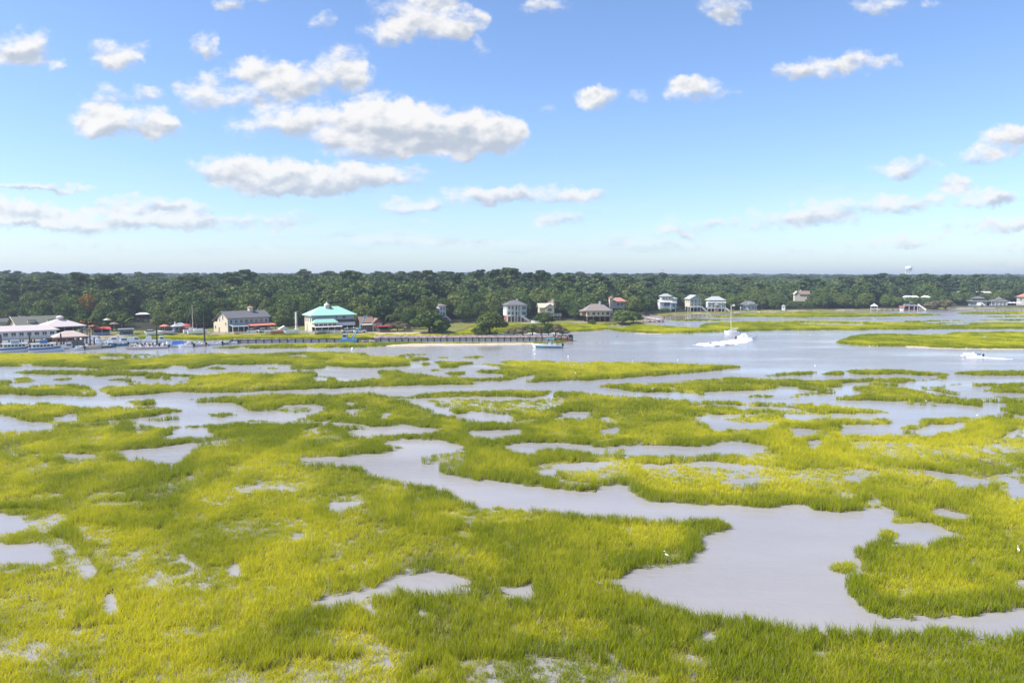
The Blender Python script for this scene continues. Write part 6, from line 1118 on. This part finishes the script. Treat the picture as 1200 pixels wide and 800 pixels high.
# egrets
def egret(px, py, s, label, pose=0, dz=.25):
    p = at(px, py, 0); t = thing('egret', label, 'bird', (p.x, p.y, dz), random.uniform(0,6.28)); m = MB()
    def ring(c, r1, r2, n=8, ax='x'): return [(c[0], c[1]+r1*math.cos(2*math.pi*i/n), c[2]+r2*math.sin(2*math.pi*i/n)) for i in range(n)]
    path = [((-.42,0,.40),.01),((-.28,0,.46),.07),((-.05,0,.52),.125),((.14,0,.58),.10),((.24,0,.68),.055),((.20,0,.84),.032),((.17,0,.94),.028),((.24,0,1.02),.032),((.30,0,1.03),.045),((.36,0,1.02),.028),((.50,0,1.0),.006)]
    v = []; f = []
    for c, r1 in path: v += ring((c[0]*s, 0, c[2]*s), r1*s*1.3, r1*s*1.3)
    for i in range(len(path)-1):
        for j in range(8): f.append((i*8+j, i*8+(j+1) % 8, (i+1)*8+(j+1) % 8, (i+1)*8+j))
    f += [tuple(range(7,-1,-1)), tuple(range((len(path)-1)*8, len(path)*8))]; m.add(v, f)
    for y in (-.05,.05): m.tube((0,y*s,.45*s),(.02*s,y*s,-.3),.015*s+.004)
    m.build('body','feather',t,smooth=True); t.scale = (.48,.48,.48) if py < 600 else (.8,.8,.8); return t
for a in [(781,658,.62,'egret at the water edge of the grassy point by the wide pool'),(1193,651,.55,'egret in the grass at the right edge'),(765,459,1.3,'upright egret in the marsh tongue below the river'),(741,425,1.1,'egret on the far bank of the long marsh island, left one'),(794,424.6,1.1,'egret on the long marsh island nearer its tip'),(674,440,1.2,'egret in the middle of the long marsh island'),(772,439,.9,'small egret on the lower edge of the long island'),(955,431.6,1.3,'egret on the mud beyond the right-hand islets'),(1085,473,.9,'egret in the narrow grass strip on the right'),(1145,490,.9,'egret beside the curved pool at right'),(1019,408,1.2,'egret on the front edge of the far right marsh'),(949,394,1,'egret beyond the river on the long far marsh'),(1028,407.8,1,'second egret on the front edge of the far right marsh')]: egret(*a)
# people on the breakwater
pm_ = bpy.data.materials.new('person_cloth'); pm_.use_nodes = True; nt = pm_.node_tree; b = nt.nodes['Principled BSDF']; b.inputs['Roughness'].default_value = .9
tc_ = nt.nodes.new('ShaderNodeTexCoord'); sp_ = nt.nodes.new('ShaderNodeSeparateXYZ'); nt.links.new(tc_.outputs['Object'], sp_.inputs[0]); dv = nt.nodes.new('ShaderNodeMath'); dv.operation = 'DIVIDE'; nt.links.new(sp_.outputs[2], dv.inputs[0]); dv.inputs[1].default_value = 1.8
rmp = nt.nodes.new('ShaderNodeValToRGB'); nt.links.new(dv.outputs[0], rmp.inputs[0]); rmp.color_ramp.interpolation = 'CONSTANT'; e = rmp.color_ramp.elements; e[0].position = 0; e[0].color = (.35,.2,.14,1); e[1].position = .28; e[1].color = (.03,.04,.08,1)
for ps, cl_ in ((.52,(.06,.08,.12,1)),(.83,(.36,.22,.16,1)),(.94,(.05,.03,.02,1))): x = e.new(ps); x.color = cl_
nt.links.new(rmp.outputs[0], b.inputs['Base Color'])
def person(px, py, z, label):
    p = at(px, py, z); J = [(0,0,.95),(0,0,1.15),(0,0,1.40),(0,0,1.52),(0,-.02,1.64),(0,-.02,1.74),(.10,0,.90),(.12,.02,.50),(.12,.05,.06),(.12,-.08,.03),(-.10,0,.90),(-.12,0,.50),(-.13,.04,.06),(-.13,-.09,.03),(.20,0,1.40),(.26,.02,1.12),(.28,-.10,.88),(-.20,0,1.40),(-.26,.02,1.12),(-.24,-.14,.92)]
    E = [(0,1),(1,2),(2,3),(3,4),(4,5),(0,6),(6,7),(7,8),(8,9),(0,10),(10,11),(11,12),(12,13),(2,14),(14,15),(15,16),(2,17),(17,18),(18,19)]; Rr = [.14,.13,.15,.055,.10,.07,.09,.06,.045,.035,.09,.06,.045,.035,.06,.045,.03,.06,.045,.03]
    m = bpy.data.meshes.new('body'); m.from_pydata(J, E, []); m.materials.append(pm_); o = lk('body', m); md = o.modifiers.new('skin','SKIN'); o.modifiers.new('sub','SUBSURF').levels = 1
    import bmesh
    bm = bmesh.new(); bm.from_mesh(m); ly = bm.verts.layers.skin.verify(); bm.verts.ensure_lookup_table()
    for i, v in enumerate(bm.verts): v[ly].radius = (Rr[i], Rr[i]*.8)
    bm.verts[0][ly].use_root = True; bm.to_mesh(m); bm.free()
    o.name = 'person'; o.location = (p.x, p.y, z); o.rotation_euler = (0,0,random.uniform(-1,1)); return tagobj(o, label, 'person')
person(635, 397.4, 1.1, 'person in dark clothes standing on the rubble of the breakwater'); person(654, 399, 1.2, 'person in dark clothes standing on the dark jetty head')
# ------------------------------------------------------------------ water tower, pylon, mast
Yd = 1900; x = atY(1064.5, Yd, 30).x; g0 = LZ(x, Yd); t = thing('water_tower', 'white bulb-topped water tower on the right horizon', 'water tower', (x, Yd, g0))
zt = CAMH+(325-311.8)*Yd/F-g0; MB().lathe([(5.5,zt-11),(8.3,zt-8.5),(8.6,zt-5.5),(7.6,zt-2.6),(4.6,zt-.6),(.1,zt)],20).build('tank','white_paint',t,smooth=True); MB().lathe([(2.2,0),(2.0,zt-11),(5.4,zt-10.9)],14).build('column','concrete',t)
for i in range(6): a = i*math.pi/3; MB().tube((7.6*math.cos(a),7.6*math.sin(a),0),(7.0*math.cos(a),7.0*math.sin(a),zt-8),1.1,1.0).build('leg','white_paint',t)
Yd = 560; x = atY(275, Yd, 20).x; g0 = LZ(x, Yd); t = thing('power_pylon', 'dark H-shaped power pylon above the skyline behind the cream restaurant', 'pylon', (x, Yd, g0)); zt = CAMH+(325-321.4)*Yd/F-g0
for s in (-2,2): MB().tube((s,0,0),(s,0,zt),.3,.22).build('pole','dark_pile',t)
MB().box(-2.7,2.7,-.2,.2,zt-.7,zt-.2).build('crossarm','dark_pile',t)
Yd = 1200; x = atY(776.5, Yd, 20).x; g0 = LZ(x, Yd); t = thing('radio_mast', 'thin grey radio mast on the skyline above the white stacked house', 'mast', (x, Yd, g0)); zt = CAMH+(325-315.5)*Yd/F-g0
MB().tube((0,0,0),(0,0,zt),.5,.3).build('pole','steel',t); MB().box(-1.6,1.6,-.4,.4,zt-2.4,zt-1.6).build('antenna_array','steel',t)
# ------------------------------------------------------------------ haze
hz = MB().box(-6400, 6400, -300, 6700, -2, 62).build('haze', mat('haze_air', (1,1,1)))
hm = MATS['haze_air']; nt = hm.node_tree; nt.nodes.clear(); ho = nt.nodes.new('ShaderNodeOutputMaterial'); pv = nt.nodes.new('ShaderNodeVolumePrincipled')
pv.inputs['Color'].default_value = (0.80, 0.90, 1.0, 1); pv.inputs['Density'].default_value = 0.00024; pv.inputs['Anisotropy'].default_value = 0.2
nt.links.new(pv.outputs[0], ho.inputs['Volume']); tagobj(hz, kind='stuff'); hz.display_type = 'WIRE'
